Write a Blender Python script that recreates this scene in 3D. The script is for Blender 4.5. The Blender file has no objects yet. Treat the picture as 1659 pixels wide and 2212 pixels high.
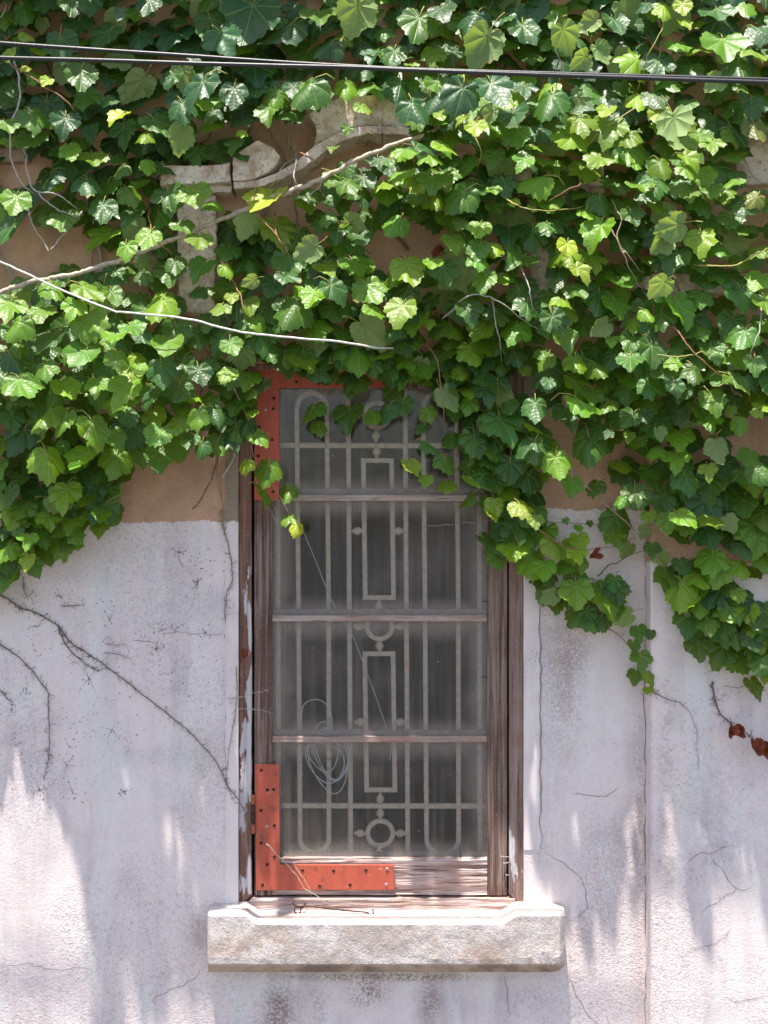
import bpy, math, random
import numpy as np
from mathutils import Vector, Matrix, noise

# ---------------------------------------------------------------- camera, sky, sun, exposure
scn = bpy.context.scene
COL = scn.collection
PXW, PXH = 1659.0, 2212.0
S = 1.0 / 733.0                 # metres per picture unit on the wall plane
CAMD = 4.0                      # camera distance from the wall
Z0 = 1.9                        # camera height
CX, CY = 829.5, 1106.0

cam_data = bpy.data.cameras.new('camera')
cam = bpy.data.objects.new('camera', cam_data)
COL.objects.link(cam)
cam.location = (0, -CAMD, Z0)
cam.rotation_euler = (math.radians(90), 0, 0)
cam_data.sensor_fit = 'HORIZONTAL'
cam_data.sensor_width = 36
cam_data.lens = 36 * CAMD / (PXW * S)
cam_data.clip_start = 0.05
cam_data.clip_end = 800
scn.camera = cam

SUN_DIR = Vector((-0.085, -0.195, 1.0)).normalized()       # towards the sun
world = bpy.data.worlds.new('World')
scn.world = world
world.use_nodes = True
wt = world.node_tree
sky = wt.nodes.new('ShaderNodeTexSky')
sky.sky_type = 'NISHITA'
sky.sun_disc = False
sky.sun_elevation = math.asin(SUN_DIR.z)
sky.sun_rotation = math.atan2(SUN_DIR.x, SUN_DIR.y)
sky.air_density = 1.0
sky.dust_density = 2.0
sky.ozone_density = 1.0
bg = wt.nodes['Background']
bg.inputs['Strength'].default_value = 0.105
wt.links.new(sky.outputs['Color'], bg.inputs['Color'])

sun_data = bpy.data.lights.new('sun', 'SUN')
sun_data.energy = 4.6
sun_data.angle = math.radians(0.8)
sun_data.color = (1.0, 0.95, 0.86)
sun = bpy.data.objects.new('sun', sun_data)
COL.objects.link(sun)
sun.location = (0, -2, 12)
sun.rotation_euler = SUN_DIR.to_track_quat('Z', 'Y').to_euler()

vs = scn.view_settings
vs.view_transform = 'Standard'
vs.look = 'None'
vs.gamma = 1.0
vs.use_curve_mapping = False
vs.exposure = 1.18
scn.render.engine = 'CYCLES'
scn.cycles.use_denoising = True
scn.cycles.max_bounces = 5
scn.cycles.diffuse_bounces = 3
scn.cycles.glossy_bounces = 2
scn.cycles.use_adaptive_sampling = True
scn.cycles.adaptive_threshold = 0.02
scn.cycles.transparent_max_bounces = 16
scn.cycles.caustics_reflective = False
scn.cycles.caustics_refractive = False

# ---------------------------------------------------------------- helpers
rng = random.Random(7)


def PX(px, d=0.0):
    return (px - CX) * S * (CAMD - d) / CAMD


def PZ(py, d=0.0):
    return Z0 + (CY - py) * S * (CAMD - d) / CAMD


def P(px, py, d=0.0):
    return Vector((PX(px, d), -d, PZ(py, d)))


def fbm(x, y, z=0.0, o=4):
    return noise.fractal(Vector((x, y, z)), 1.0, 2.0, o)


def link(name, me, mats, parent=None, loc=None):
    o = bpy.data.objects.new(name, me)
    COL.objects.link(o)
    if mats is not None:
        if not isinstance(mats, (list, tuple)):
            mats = [mats]
        if len(me.materials) == 0:
            for m in mats:
                me.materials.append(m)
    if parent is not None:
        o.parent = parent
        o.location = (loc if loc is not None else Vector((0, 0, 0))) - parent.location
    elif loc is not None:
        o.location = loc
    return o


def tag(o, label=None, cat=None, group=None, kind=None):
    if label: o['label'] = label
    if cat: o['category'] = cat
    if group: o['group'] = group
    if kind: o['kind'] = kind
    return o


def empty(name, loc):
    o = bpy.data.objects.new(name, None)
    o.empty_display_size = 0.05
    COL.objects.link(o)
    o.location = loc
    return o


class MB:
    """collects geometry for one mesh"""
    def __init__(s):
        s.v, s.f, s.m = [], [], []

    def add(s, verts, faces, mi=0):
        b = len(s.v)
        s.v += [tuple(p) for p in verts]
        s.f += [tuple(b + i for i in q) for q in faces]
        s.m += [mi] * len(faces)

    def box(s, x0, x1, y0, y1, z0, z1, mi=0):
        s.add([(x0, y0, z0), (x1, y0, z0), (x1, y1, z0), (x0, y1, z0), (x0, y0, z1), (x1, y0, z1), (x1, y1, z1), (x0, y1, z1)],
              [(3, 2, 1, 0), (4, 5, 6, 7), (0, 1, 5, 4), (1, 2, 6, 5), (2, 3, 7, 6), (3, 0, 4, 7)], mi)

    def prism(s, pts, y0, y1, mi=0):
        """outline pts [(x,z)] counter-clockwise seen from the camera (-y); y0 front, y1 back"""
        n = len(pts)
        s.add([(x, y0, z) for x, z in pts] + [(x, y1, z) for x, z in pts],
              [tuple(range(n)), tuple(range(2 * n - 1, n - 1, -1))] +
              [((i + 1) % n, i, i + n, (i + 1) % n + n) for i in range(n)], mi)

    def tube(s, pts, rad, n=6, mi=0, closed=False):
        pts = [Vector(p) for p in pts]
        m = len(pts)
        if not hasattr(rad, '__len__'):
            rad = [rad] * m
        rings = []
        up = None
        for i, p in enumerate(pts):
            a = pts[(i - 1) % m] if (closed or i > 0) else p
            b = pts[(i + 1) % m] if (closed or i < m - 1) else p
            t = (b - a).normalized()
            if up is None:
                up = Vector((0, 1, 0)) if abs(t.y) < 0.9 else Vector((1, 0, 0))
            u = (up - t * up.dot(t)).normalized()
            w = t.cross(u)
            up = u
            rings.append([p + (u * math.cos(k * 2 * math.pi / n) + w * math.sin(k * 2 * math.pi / n)) * rad[i] for k in range(n)])
        vs_ = [q for r in rings for q in r]
        fs = []
        for i in range(m if closed else m - 1):
            j = (i + 1) % m
            for k in range(n):
                l = (k + 1) % n
                fs.append((i * n + k, i * n + l, j * n + l, j * n + k))
        if not closed:
            fs.append(tuple(range(n - 1, -1, -1)))
            fs.append(tuple((m - 1) * n + k for k in range(n)))
        s.add(vs_, fs, mi)

    def lathe(s, prof, centre, axis='z', n=16, mi=0):
        """prof [(r, h)] along the axis"""
        c = Vector(centre)
        vs_ = []
        for r, h in prof:
            for k in range(n):
                a = 2 * math.pi * k / n
                if axis == 'z': q = Vector((r * math.cos(a), r * math.sin(a), h))
                elif axis == 'y': q = Vector((r * math.cos(a), -h, r * math.sin(a)))
                else: q = Vector((h, r * math.cos(a), r * math.sin(a)))
                vs_.append(c + q)
        fs = []
        for i in range(len(prof) - 1):
            for k in range(n):
                l = (k + 1) % n
                fs.append((i * n + k, i * n + l, (i + 1) * n + l, (i + 1) * n + k))
        fs.append(tuple(range(n - 1, -1, -1)))
        fs.append(tuple((len(prof) - 1) * n + k for k in range(n)))
        s.add(vs_, fs, mi)

    def mesh(s, name, smooth=False):
        me = bpy.data.meshes.new(name)
        me.from_pydata(s.v, [], s.f)
        me.polygons.foreach_set('material_index', s.m)
        if smooth:
            me.polygons.foreach_set('use_smooth', [True] * len(s.f))
        me.update()
        return me

    def build(s, name, mats, parent=None, smooth=False, bevel=0.0, loc=None, fixn=True):
        me = s.mesh(name, smooth)
        if fixn:
            import bmesh
            b = bmesh.new()
            b.from_mesh(me)
            bmesh.ops.recalc_face_normals(b, faces=b.faces)
            b.to_mesh(me)
            b.free()
        o = link(name, me, mats, parent, loc)
        if bevel:
            md = o.modifiers.new('bevel', 'BEVEL')
            md.width = bevel
            md.segments = 2
            md.limit_method = 'ANGLE'
            md.angle_limit = math.radians(40)
        return o


def smooth_path(pts, sub=6, jit=0.0, seed=0):
    """Catmull-Rom through Vectors, with a little jitter"""
    pts = [Vector(p) for p in pts]
    out = []
    for i in range(len(pts) - 1):
        p0 = pts[max(i - 1, 0)]; p1 = pts[i]; p2 = pts[i + 1]; p3 = pts[min(i + 2, len(pts) - 1)]
        for k in range(sub):
            t = k / sub
            q = 0.5 * ((2 * p1) + (p2 - p0) * t + (2 * p0 - 5 * p1 + 4 * p2 - p3) * t * t + (3 * p1 - p0 - 3 * p2 + p3) * t ** 3)
            out.append(q)
    out.append(pts[-1])
    if jit:
        out = [q + Vector((fbm(q.x * 25, q.z * 25, seed), fbm(q.z * 22, q.x * 22, seed + 5) * 0.6, fbm(q.x * 27, q.z * 24, seed + 9))) * jit for q in out]
    return out


def NN(tree, typ, ins=(), **props):
    n = tree.nodes.new(typ)
    for k, v in props.items():
        setattr(n, k, v)
    for k, v in (ins.items() if isinstance(ins, dict) else ins):
        if isinstance(v, bpy.types.NodeSocket):
            tree.links.new(v, n.inputs[k])
        elif v is not None:
            n.inputs[k].default_value = v
    return n


class Mat:
    """short-hand for building a node material"""
    def __init__(s, name):
        s.m = bpy.data.materials.new(name)
        s.m.use_nodes = True
        s.t = s.m.node_tree
        s.t.nodes.clear()
        s.out = s.t.nodes.new('ShaderNodeOutputMaterial')
        s.tc = s.t.nodes.new('ShaderNodeTexCoord')
        s.geo = s.t.nodes.new('ShaderNodeNewGeometry')
        s.pos = s.geo.outputs['Position']

    def math(s, op, a, b=0.0, c=None, clamp=False):
        n = s.t.nodes.new('ShaderNodeMath')
        n.operation = op
        n.use_clamp = clamp
        for i, v in enumerate((a, b, c)):
            if v is None: continue
            if isinstance(v, bpy.types.NodeSocket): s.t.links.new(v, n.inputs[i])
            else: n.inputs[i].default_value = v
        return n.outputs[0]

    def map(s, vec, scale=(1, 1, 1), loc=(0, 0, 0), rot=(0, 0, 0)):
        return NN(s.t, 'ShaderNodeMapping', {'Vector': vec, 'Scale': scale, 'Location': loc, 'Rotation': rot}).outputs[0]

    def noise(s, vec, scale, detail=4, rough=0.55, dist=0.0, out='Fac'):
        return NN(s.t, 'ShaderNodeTexNoise', {'Vector': vec, 'Scale': scale, 'Detail': detail, 'Roughness': rough, 'Distortion': dist}).outputs[out]

    def voro(s, vec, scale, feature='F1', rnd=1.0, out='Distance'):
        return NN(s.t, 'ShaderNodeTexVoronoi', {'Vector': vec, 'Scale': scale, 'Randomness': rnd}, feature=feature).outputs[out]

    def ramp(s, v, lo, hi, a=0.0, b=1.0, smooth=True):
        n = NN(s.t, 'ShaderNodeMapRange', {'Value': v, 'From Min': lo, 'From Max': hi, 'To Min': a, 'To Max': b})
        n.interpolation_type = 'SMOOTHSTEP' if smooth else 'LINEAR'
        n.clamp = True
        return n.outputs[0]

    def mix(s, f, a, b, blend='MIX'):
        n = s.t.nodes.new('ShaderNodeMix')
        n.data_type = 'RGBA'
        n.blend_type = blend
        for k, v in ((0, f), (6, a), (7, b)):
            if isinstance(v, bpy.types.NodeSocket): s.t.links.new(v, n.inputs[k])
            elif k == 0: n.inputs[k].default_value = v
            else: n.inputs[k].default_value = tuple(v) + (1.0,) if len(v) == 3 else v
        return n.outputs[2]

    def ell(s, px, py, rx, ry, soft=0.5):
        """soft ellipse at a picture place on the wall plane, 1 inside, 0 outside"""
        c = P(px, py)
        d = NN(s.t, 'ShaderNodeVectorMath', {0: s.pos, 1: (c.x, 0, c.z)}, operation='SUBTRACT').outputs[0]
        e = NN(s.t, 'ShaderNodeVectorMath', {0: d, 1: (1 / (rx * S), 0, 1 / (ry * S))}, operation='MULTIPLY').outputs[0]
        l = NN(s.t, 'ShaderNodeVectorMath', {0: e}, operation='LENGTH').outputs['Value']
        return s.ramp(l, 1.0, soft, 0.0, 1.0)

    def rgb(s, c):
        n = s.t.nodes.new('ShaderNodeRGB')
        n.outputs[0].default_value = tuple(c) + (1.0,)
        return n.outputs[0]

    def bump(s, h, dist=0.003, strength=1.0, normal=None):
        n = NN(s.t, 'ShaderNodeBump', {'Height': h, 'Distance': dist, 'Strength': strength})
        if normal is not None:
            s.t.links.new(normal, n.inputs['Normal'])
        return n.outputs[0]

    def bsdf(s, col, rough=0.8, normal=None, spec=0.3, metal=0.0):
        ins = {'Base Color': col if isinstance(col, bpy.types.NodeSocket) else tuple(col) + (1,), 'Roughness': rough, 'Metallic': metal, 'Specular IOR Level': spec}
        n = NN(s.t, 'ShaderNodeBsdfPrincipled', ins)
        if normal is not None:
            s.t.links.new(normal, n.inputs['Normal'])
        return n.outputs[0]

    def done(s, sh):
        s.t.links.new(sh, s.out.inputs['Surface'])
        return s.m


# ---------------------------------------------------------------- materials
def wall_material(name, edge_l, edge_r, smooth=False, white=(0.845, 0.73, 0.705), brown=(0.60, 0.365, 0.24), rough_k=1.0, stains_and_shade=True):
    m = Mat(name)
    pos = m.pos
    sep = NN(m.t, 'ShaderNodeSeparateXYZ', {'Vector': pos})
    x, z = sep.outputs['X'], sep.outputs['Z']
    mid = m.noise(pos, 6.0, 4, 0.65, 0.4)
    fine = m.noise(pos, 38.0, 3, 0.65)
    hi = m.noise(pos, 120.0, 3, 0.72)
    streak = m.noise(m.map(pos, (9, 9, 0.9)), 1.0, 4, 0.65, 0.3)
    # white paint with grey-mauve weathering
    dirt = m.ramp(m.math('ADD', m.math('MULTIPLY', streak, 0.55), m.math('MULTIPLY', mid, 0.45)), 0.44, 0.70)
    wcol = m.mix(m.math('MULTIPLY', dirt, 0.75), white, (0.57, 0.49, 0.50))
    pale = m.ramp(m.noise(m.map(pos, (5.5, 5.5, 1.5), (3.1, 0, 1.7)), 1.0, 5, 0.62, 0.6), 0.53, 0.60)
    wcol = m.mix(m.math('MULTIPLY', pale, 0.55), wcol, (0.83, 0.79, 0.77))
    speck = m.ramp(m.math('MULTIPLY', hi, m.ramp(mid, 0.38, 0.72, 0.72, 1.12)), 0.60, 0.68)
    wcol = m.mix(m.math('MULTIPLY', speck, 0.55), wcol, (0.36, 0.30, 0.29))
    wig = m.noise(pos, 105.0, 2, 0.6, 1.2)
    patch = m.ramp(m.noise(m.map(pos, (1, 1, 0.7), (5, 1, 2)), 2.6, 2, 0.5), 0.42, 0.56, 0.35, 1.0)
    if not smooth:
        wcol = m.mix(m.math('MULTIPLY', m.math('MULTIPLY', m.ramp(wig, 0.50, 0.36), patch), 0.45), wcol, (0.44, 0.36, 0.35))
    if stains_and_shade:
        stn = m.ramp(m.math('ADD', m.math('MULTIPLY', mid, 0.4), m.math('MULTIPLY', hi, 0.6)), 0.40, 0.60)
        for (px, py, rx, ry, col, amt) in (
            (1215, 1480, 75, 260, (0.42, 0.31, 0.28), 0.75), (1240, 1400, 60, 90, (0.40, 0.28, 0.24), 0.6), (1290, 1900, 90, 260, (0.40, 0.33, 0.35), 0.6),
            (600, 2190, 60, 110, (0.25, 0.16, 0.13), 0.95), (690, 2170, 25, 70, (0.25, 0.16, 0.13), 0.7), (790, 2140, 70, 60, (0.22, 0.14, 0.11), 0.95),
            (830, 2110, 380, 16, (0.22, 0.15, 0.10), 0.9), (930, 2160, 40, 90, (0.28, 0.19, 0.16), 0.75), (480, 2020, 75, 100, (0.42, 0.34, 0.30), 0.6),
            (420, 2010, 40, 90, (0.40, 0.34, 0.32), 0.6), (70, 1720, 110, 210, (0.44, 0.40, 0.44), 0.75), (120, 1260, 200, 110, (0.52, 0.44, 0.42), 0.5),
            (460, 1650, 60, 160, (0.48, 0.40, 0.38), 0.5), (230, 1180, 220, 60, (0.62, 0.52, 0.48), 0.5), (380, 1330, 160, 100, (0.50, 0.47, 0.49), 0.6),
            (1430, 1700, 30, 420, (0.42, 0.34, 0.30), 0.6), (1560, 1750, 160, 300, (0.50, 0.45, 0.49), 0.45), (1250, 2000, 40, 60, (0.40, 0.33, 0.33), 0.6),
            (330, 1640, 200, 60, (0.52, 0.49, 0.50), 0.4), (1180, 1180, 60, 60, (0.50, 0.40, 0.35), 0.5), (1380, 1750, 26, 560, (0.44, 0.36, 0.35), 0.7), (1330, 1250, 80, 120, (0.58, 0.52, 0.47), 0.5)):  # tall strip left of the pilaster: dirt, with corner shade put into its colour
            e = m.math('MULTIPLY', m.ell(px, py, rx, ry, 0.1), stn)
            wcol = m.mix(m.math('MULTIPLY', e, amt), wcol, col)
    # bare render above the paint line
    bcol = m.mix(m.ramp(mid, 0.35, 0.7), brown, (brown[0] * 0.72, brown[1] * 0.74, brown[2] * 0.78))
    bcol = m.mix(m.math('MULTIPLY', m.ramp(fine, 0.5, 0.75), 0.5), bcol, (0.38, 0.25, 0.175))
    bcol = m.mix(m.math('MULTIPLY', m.ramp(hi, 0.60, 0.70), 0.7), bcol, (0.14, 0.09, 0.07))
    bcol = m.mix(m.math('MULTIPLY', m.ramp(hi, 0.40, 0.34), 0.4), bcol, (0.56, 0.48, 0.42))
    # paint edge
    zl = PZ(edge_l); zr = PZ(edge_r)
    edge = m.math('ADD', m.ramp(x, -0.05, 0.05, zl, zr, False), m.math('MULTIPLY', m.math('SUBTRACT', m.noise(pos, 26, 4, 0.7), 0.5), 0.035))
    edge = m.math('ADD', edge, m.math('MULTIPLY', m.math('SUBTRACT', m.noise(pos, 3.2, 2, 0.5), 0.5), 0.03))
    k = m.ramp(m.math('SUBTRACT', z, edge), -0.0025, 0.0025)
    col = m.mix(k, wcol, bcol)
    # relief
    h = m.math('ADD', m.math('MULTIPLY', wig, 0.55 * (0.25 if smooth else 1.0)), m.math('MULTIPLY', hi, 0.35 * (0.3 if smooth else 1.0)))
    h = m.math('ADD', h, m.math('MULTIPLY', m.noise(pos, 9.0, 2, 0.5), 1.0))
    h = m.math('MULTIPLY', h, patch)
    nrm = m.bump(h, 0.0052 * rough_k, 0.8)
    return m.done(m.bsdf(col, 0.88, nrm, 0.2))


def wood_material(name, axis, base=(0.21, 0.135, 0.115), light=(0.42, 0.31, 0.275), dark=(0.06, 0.035, 0.03), paint=0.0, bump=0.002, paint_lo=0.0, paint_hi=0.0, gs=60):
    m = Mat(name)
    sc = (gs, gs, 2.2) if axis == 'z' else (5.0, gs, gs)
    v = m.map(m.pos, sc)
    g1 = m.noise(v, 1.0, 5, 0.65, 0.35)
    sc2 = (190, 190, 5) if axis == 'z' else (9, 190, 190)
    g2 = m.noise(m.map(m.pos, sc2), 1.0, 4, 0.6, 0.2)
    blot = m.noise(m.pos, 7.0, 4, 0.6)
    col = m.mix(m.ramp(g1, 0.36, 0.66), base, light)
    col = m.mix(m.math('MULTIPLY', m.ramp(g2, 0.56, 0.70), 0.75), col, dark)
    col = m.mix(m.math('MULTIPLY', m.ramp(blot, 0.45, 0.7), 0.5), col, (base[0] * 1.15, base[1] * 0.85, base[2] * 0.75))
    col = m.mix(m.math('MULTIPLY', m.ramp(m.noise(m.pos, 140, 3, 0.7), 0.62, 0.70), 0.6), col, (0.55, 0.46, 0.42))
    if paint > 0:
        pn = m.noise(m.map(m.pos, (26, 26, 6) if axis == 'z' else (6, 26, 26)), 1.0, 5, 0.6, 0.3)
        sep = NN(m.t, 'ShaderNodeSeparateXYZ', {'Vector': m.pos})
        zz = m.ramp(sep.outputs['Z'], paint_lo, paint_hi, 0.0, 0.16)
        pk = m.ramp(m.math('SUBTRACT', pn, zz), 0.60 - paint, 0.62 - paint)
        col = m.mix(m.math('MULTIPLY', pk, 0.9), col, (0.66, 0.62, 0.63))
    h = m.math('SUBTRACT', g1, m.math('MULTIPLY', m.ramp(g2, 0.55, 0.72), 0.7))
    nrm = m.bump(h, bump, 0.9)
    return m.done(m.bsdf(col, 0.75, nrm, 0.25))


def simple_material(name, col, rough=0.6, var=0.25, scale=30, metal=0.0, spec=0.4, bump=0.0008):
    m = Mat(name)
    n = m.noise(m.pos, scale, 4, 0.6)
    c = m.mix(m.ramp(n, 0.35, 0.7), col, tuple(v * (1 - var) for v in col))
    nrm = m.bump(m.noise(m.pos, scale * 4, 3, 0.6), bump, 0.6)
    return m.done(m.bsdf(c, rough, nrm, spec, metal))


M = {}
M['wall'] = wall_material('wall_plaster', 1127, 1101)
M['pilaster'] = wall_material('pilaster_plaster', 1213, 1213)
M['band'] = wall_material('surround_plaster', 1128, 1101, smooth=True, brown=(0.36, 0.27, 0.21), stains_and_shade=False)
M['sill'] = wall_material('sill_plaster', 0, 0, white=(0.76, 0.71, 0.69), rough_k=1.4)
# stained cement sill: warm patches on the front
m = Mat('sill_cement')
n_mid = m.noise(m.pos, 7.0, 5, 0.65, 0.3)
n_f = m.noise(m.pos, 90, 4, 0.7)
c_ = m.mix(m.ramp(n_mid, 0.40, 0.62), (0.66, 0.59, 0.565), (0.49, 0.41, 0.37))
for px, py, rx, ry, amt in ((510, 2020, 110, 60, 0.9), (600, 2040, 60, 70, 0.85), (1010, 2050, 130, 60, 0.7), (1160, 2045, 90, 60, 0.85), (760, 2070, 60, 30, 0.5), (900, 2020, 80, 30, 0.4)):
    e_ = m.math('MULTIPLY', m.ell(px, py, rx, ry, 0.15), m.ramp(m.math('ADD', m.math('MULTIPLY', n_mid, 0.5), m.math('MULTIPLY', n_f, 0.5)), 0.40, 0.58))
    c_ = m.mix(m.math('MULTIPLY', e_, amt), c_, (0.46, 0.315, 0.23))
sp_ = m.ramp(m.noise(m.pos, 160, 4, 0.75), 0.60, 0.69)
c_ = m.mix(m.math('MULTIPLY', sp_, 0.5), c_, (0.33, 0.25, 0.21))
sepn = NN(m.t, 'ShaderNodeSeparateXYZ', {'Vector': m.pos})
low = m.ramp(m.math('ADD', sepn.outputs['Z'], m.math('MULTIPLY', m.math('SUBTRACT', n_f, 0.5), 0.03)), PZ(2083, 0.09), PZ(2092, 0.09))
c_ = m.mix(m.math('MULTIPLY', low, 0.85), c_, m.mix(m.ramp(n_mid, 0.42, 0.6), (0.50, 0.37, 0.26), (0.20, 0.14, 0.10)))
wg_ = m.noise(m.pos, 105, 2, 0.6, 1.2)
c_ = m.mix(m.math('MULTIPLY', m.ramp(wg_, 0.50, 0.36), 0.5), c_, (0.36, 0.28, 0.25))
h_ = m.math('ADD', m.math('MULTIPLY', wg_, 0.7), m.math('MULTIPLY', m.noise(m.pos, 220, 2, 0.5), 0.3))
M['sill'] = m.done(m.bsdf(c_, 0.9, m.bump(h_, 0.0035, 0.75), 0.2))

M['stone'] = None
m = Mat('moulding_stone')
n1 = m.noise(m.pos, 14, 5, 0.65, 0.5)
n2 = m.noise(m.pos, 70, 5, 0.7)
c_ = m.mix(m.ramp(n1, 0.42, 0.66), (0.78, 0.65, 0.55), (0.47, 0.33, 0.24))
c_ = m.mix(m.math('MULTIPLY', m.ramp(n2, 0.52, 0.68), 0.8), c_, (0.26, 0.18, 0.13))
c_ = m.mix(m.math('MULTIPLY', m.ramp(m.voro(m.map(m.pos, (1, 1, 1)), 22, 'DISTANCE_TO_EDGE'), 0.03, 0.0), 0.25), c_, (0.16, 0.11, 0.08))
M['stone'] = m.done(m.bsdf(c_, 0.88, m.bump(m.math('ADD', n1, m.math('MULTIPLY', n2, 0.6)), 0.008, 0.8), 0.2))
M['stone_brown'] = wall_material('moulding_brown', 3000, 3000, brown=(0.40, 0.275, 0.20), stains_and_shade=False)

M['jamb_left'] = wood_material('peeling_jamb_wood', 'z', (0.20, 0.105, 0.075), (0.33, 0.20, 0.15), paint=0.115, paint_lo=PZ(1500), paint_hi=PZ(1250))
M['jamb_right'] = wood_material('pink_jamb_wood', 'z', (0.20, 0.125, 0.10), (0.36, 0.26, 0.22), paint=0.05, paint_lo=PZ(1850), paint_hi=PZ(1650))
M['stile'] = wood_material('ridged_stile_wood', 'z', (0.12, 0.068, 0.052), (0.37, 0.265, 0.225), bump=0.004, gs=105)
M['rail'] = wood_material('cracked_rail_wood', 'x', (0.40, 0.27, 0.23), (0.68, 0.54, 0.50), (0.06, 0.03, 0.025), bump=0.005, gs=85)
M['muntin'] = wood_material('muntin_wood', 'x', (0.34, 0.24, 0.20), (0.52, 0.41, 0.37))
M['putty'] = simple_material('old_putty', (0.28, 0.26, 0.25), 0.9, 0.4, 40, bump=0.004)
M['dark'] = simple_material('dark_gap', (0.012, 0.010, 0.010), 0.9, 0.2)
M['iron'] = simple_material('rusty_iron', (0.10, 0.055, 0.04), 0.7, 0.5, 90, 0.3, bump=0.001)
M['rust'] = simple_material('orange_rust', (0.42, 0.13, 0.055), 0.85, 0.6, 70, bump=0.001)
M['screw_dark'] = simple_material('old_screw', (0.055, 0.03, 0.026), 0.6, 0.4, 300, 0.4)
M['screw'] = simple_material('bright_screw', (0.62, 0.60, 0.58), 0.4, 0.3, 300, 0.6)
M['grille'] = simple_material('painted_iron', (0.90, 0.70, 0.54), 0.65, 0.25, 60)
M['cable'] = simple_material('black_cable', (0.022, 0.023, 0.026), 0.42, 0.3, 40, spec=0.5)
M['white_cord'] = simple_material('pale_cord', (0.74, 0.70, 0.64), 0.6, 0.2, 60)
M['string'] = simple_material('grey_string', (0.75, 0.74, 0.74), 0.6, 0.2, 60)
M['coil'] = simple_material('white_plastic_cord', (0.85, 0.85, 0.84), 0.4, 0.1, 60)
M['bark'] = simple_material('vine_bark', (0.40, 0.29, 0.21), 0.85, 0.45, 60, bump=0.002)
M['bark_pale'] = simple_material('pale_vine_bark', (0.56, 0.45, 0.35), 0.85, 0.4, 70, bump=0.002)
M['bark_dark'] = simple_material('dark_vine_bark', (0.23, 0.16, 0.135), 0.85, 0.4, 90, bump=0.002)
M['twig_red'] = simple_material('young_red_twig', (0.34, 0.17, 0.085), 0.7, 0.4, 90, bump=0.001)
M['twig_green'] = simple_material('young_green_twig', (0.40, 0.36, 0.10), 0.6, 0.3, 90, bump=0.001)
M['twig_grey'] = simple_material('grey_twig', (0.50, 0.45, 0.41), 0.85, 0.3, 90, bump=0.001)
M['crack'] = simple_material('crack_shadow', (0.28, 0.225, 0.215), 0.95, 0.3, 90)
M['room'] = simple_material('dim_room_plaster', (0.16, 0.15, 0.145), 0.9, 0.3, 3)
M['ground'] = simple_material('paving_ground', (0.15, 0.145, 0.14), 0.9, 0.3, 4, bump=0.003)
m = Mat('curtain_cloth')
cf = m.noise(m.map(m.pos, (22, 22, 1.2)), 1.0, 4, 0.6)
M['curtain'] = m.done(m.bsdf(m.mix(m.ramp(cf, 0.35, 0.7), (0.06, 0.058, 0.064), (0.025, 0.022, 0.022)), 0.95, None, 0.1))

# red corner plates
m = Mat('red_plate_paint')
rn = m.noise(m.map(m.pos, (30, 30, 8)), 1.0, 5, 0.6, 0.3)
c_ = m.mix(m.ramp(rn, 0.35, 0.7), (0.54, 0.110, 0.062), (0.45, 0.092, 0.055))
c_ = m.mix(m.math('MULTIPLY', m.ramp(m.noise(m.pos, 60, 5, 0.75), 0.62, 0.66), 0.6), c_, (0.64, 0.32, 0.24))
c_ = m.mix(m.math('MULTIPLY', m.ramp(m.noise(m.pos, 24, 5, 0.7, 0.4), 0.58, 0.68), 0.65), c_, (0.24, 0.07, 0.045))
c_ = m.mix(m.math('MULTIPLY', m.ramp(m.noise(m.map(m.pos, (6, 60, 160)), 1.0, 4, 0.7), 0.64, 0.72), 0.5), c_, (0.30, 0.06, 0.045))
M['plate'] = m.done(m.bsdf(c_, 0.55, m.bump(rn, 0.0006, 0.6), 0.35))


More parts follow.
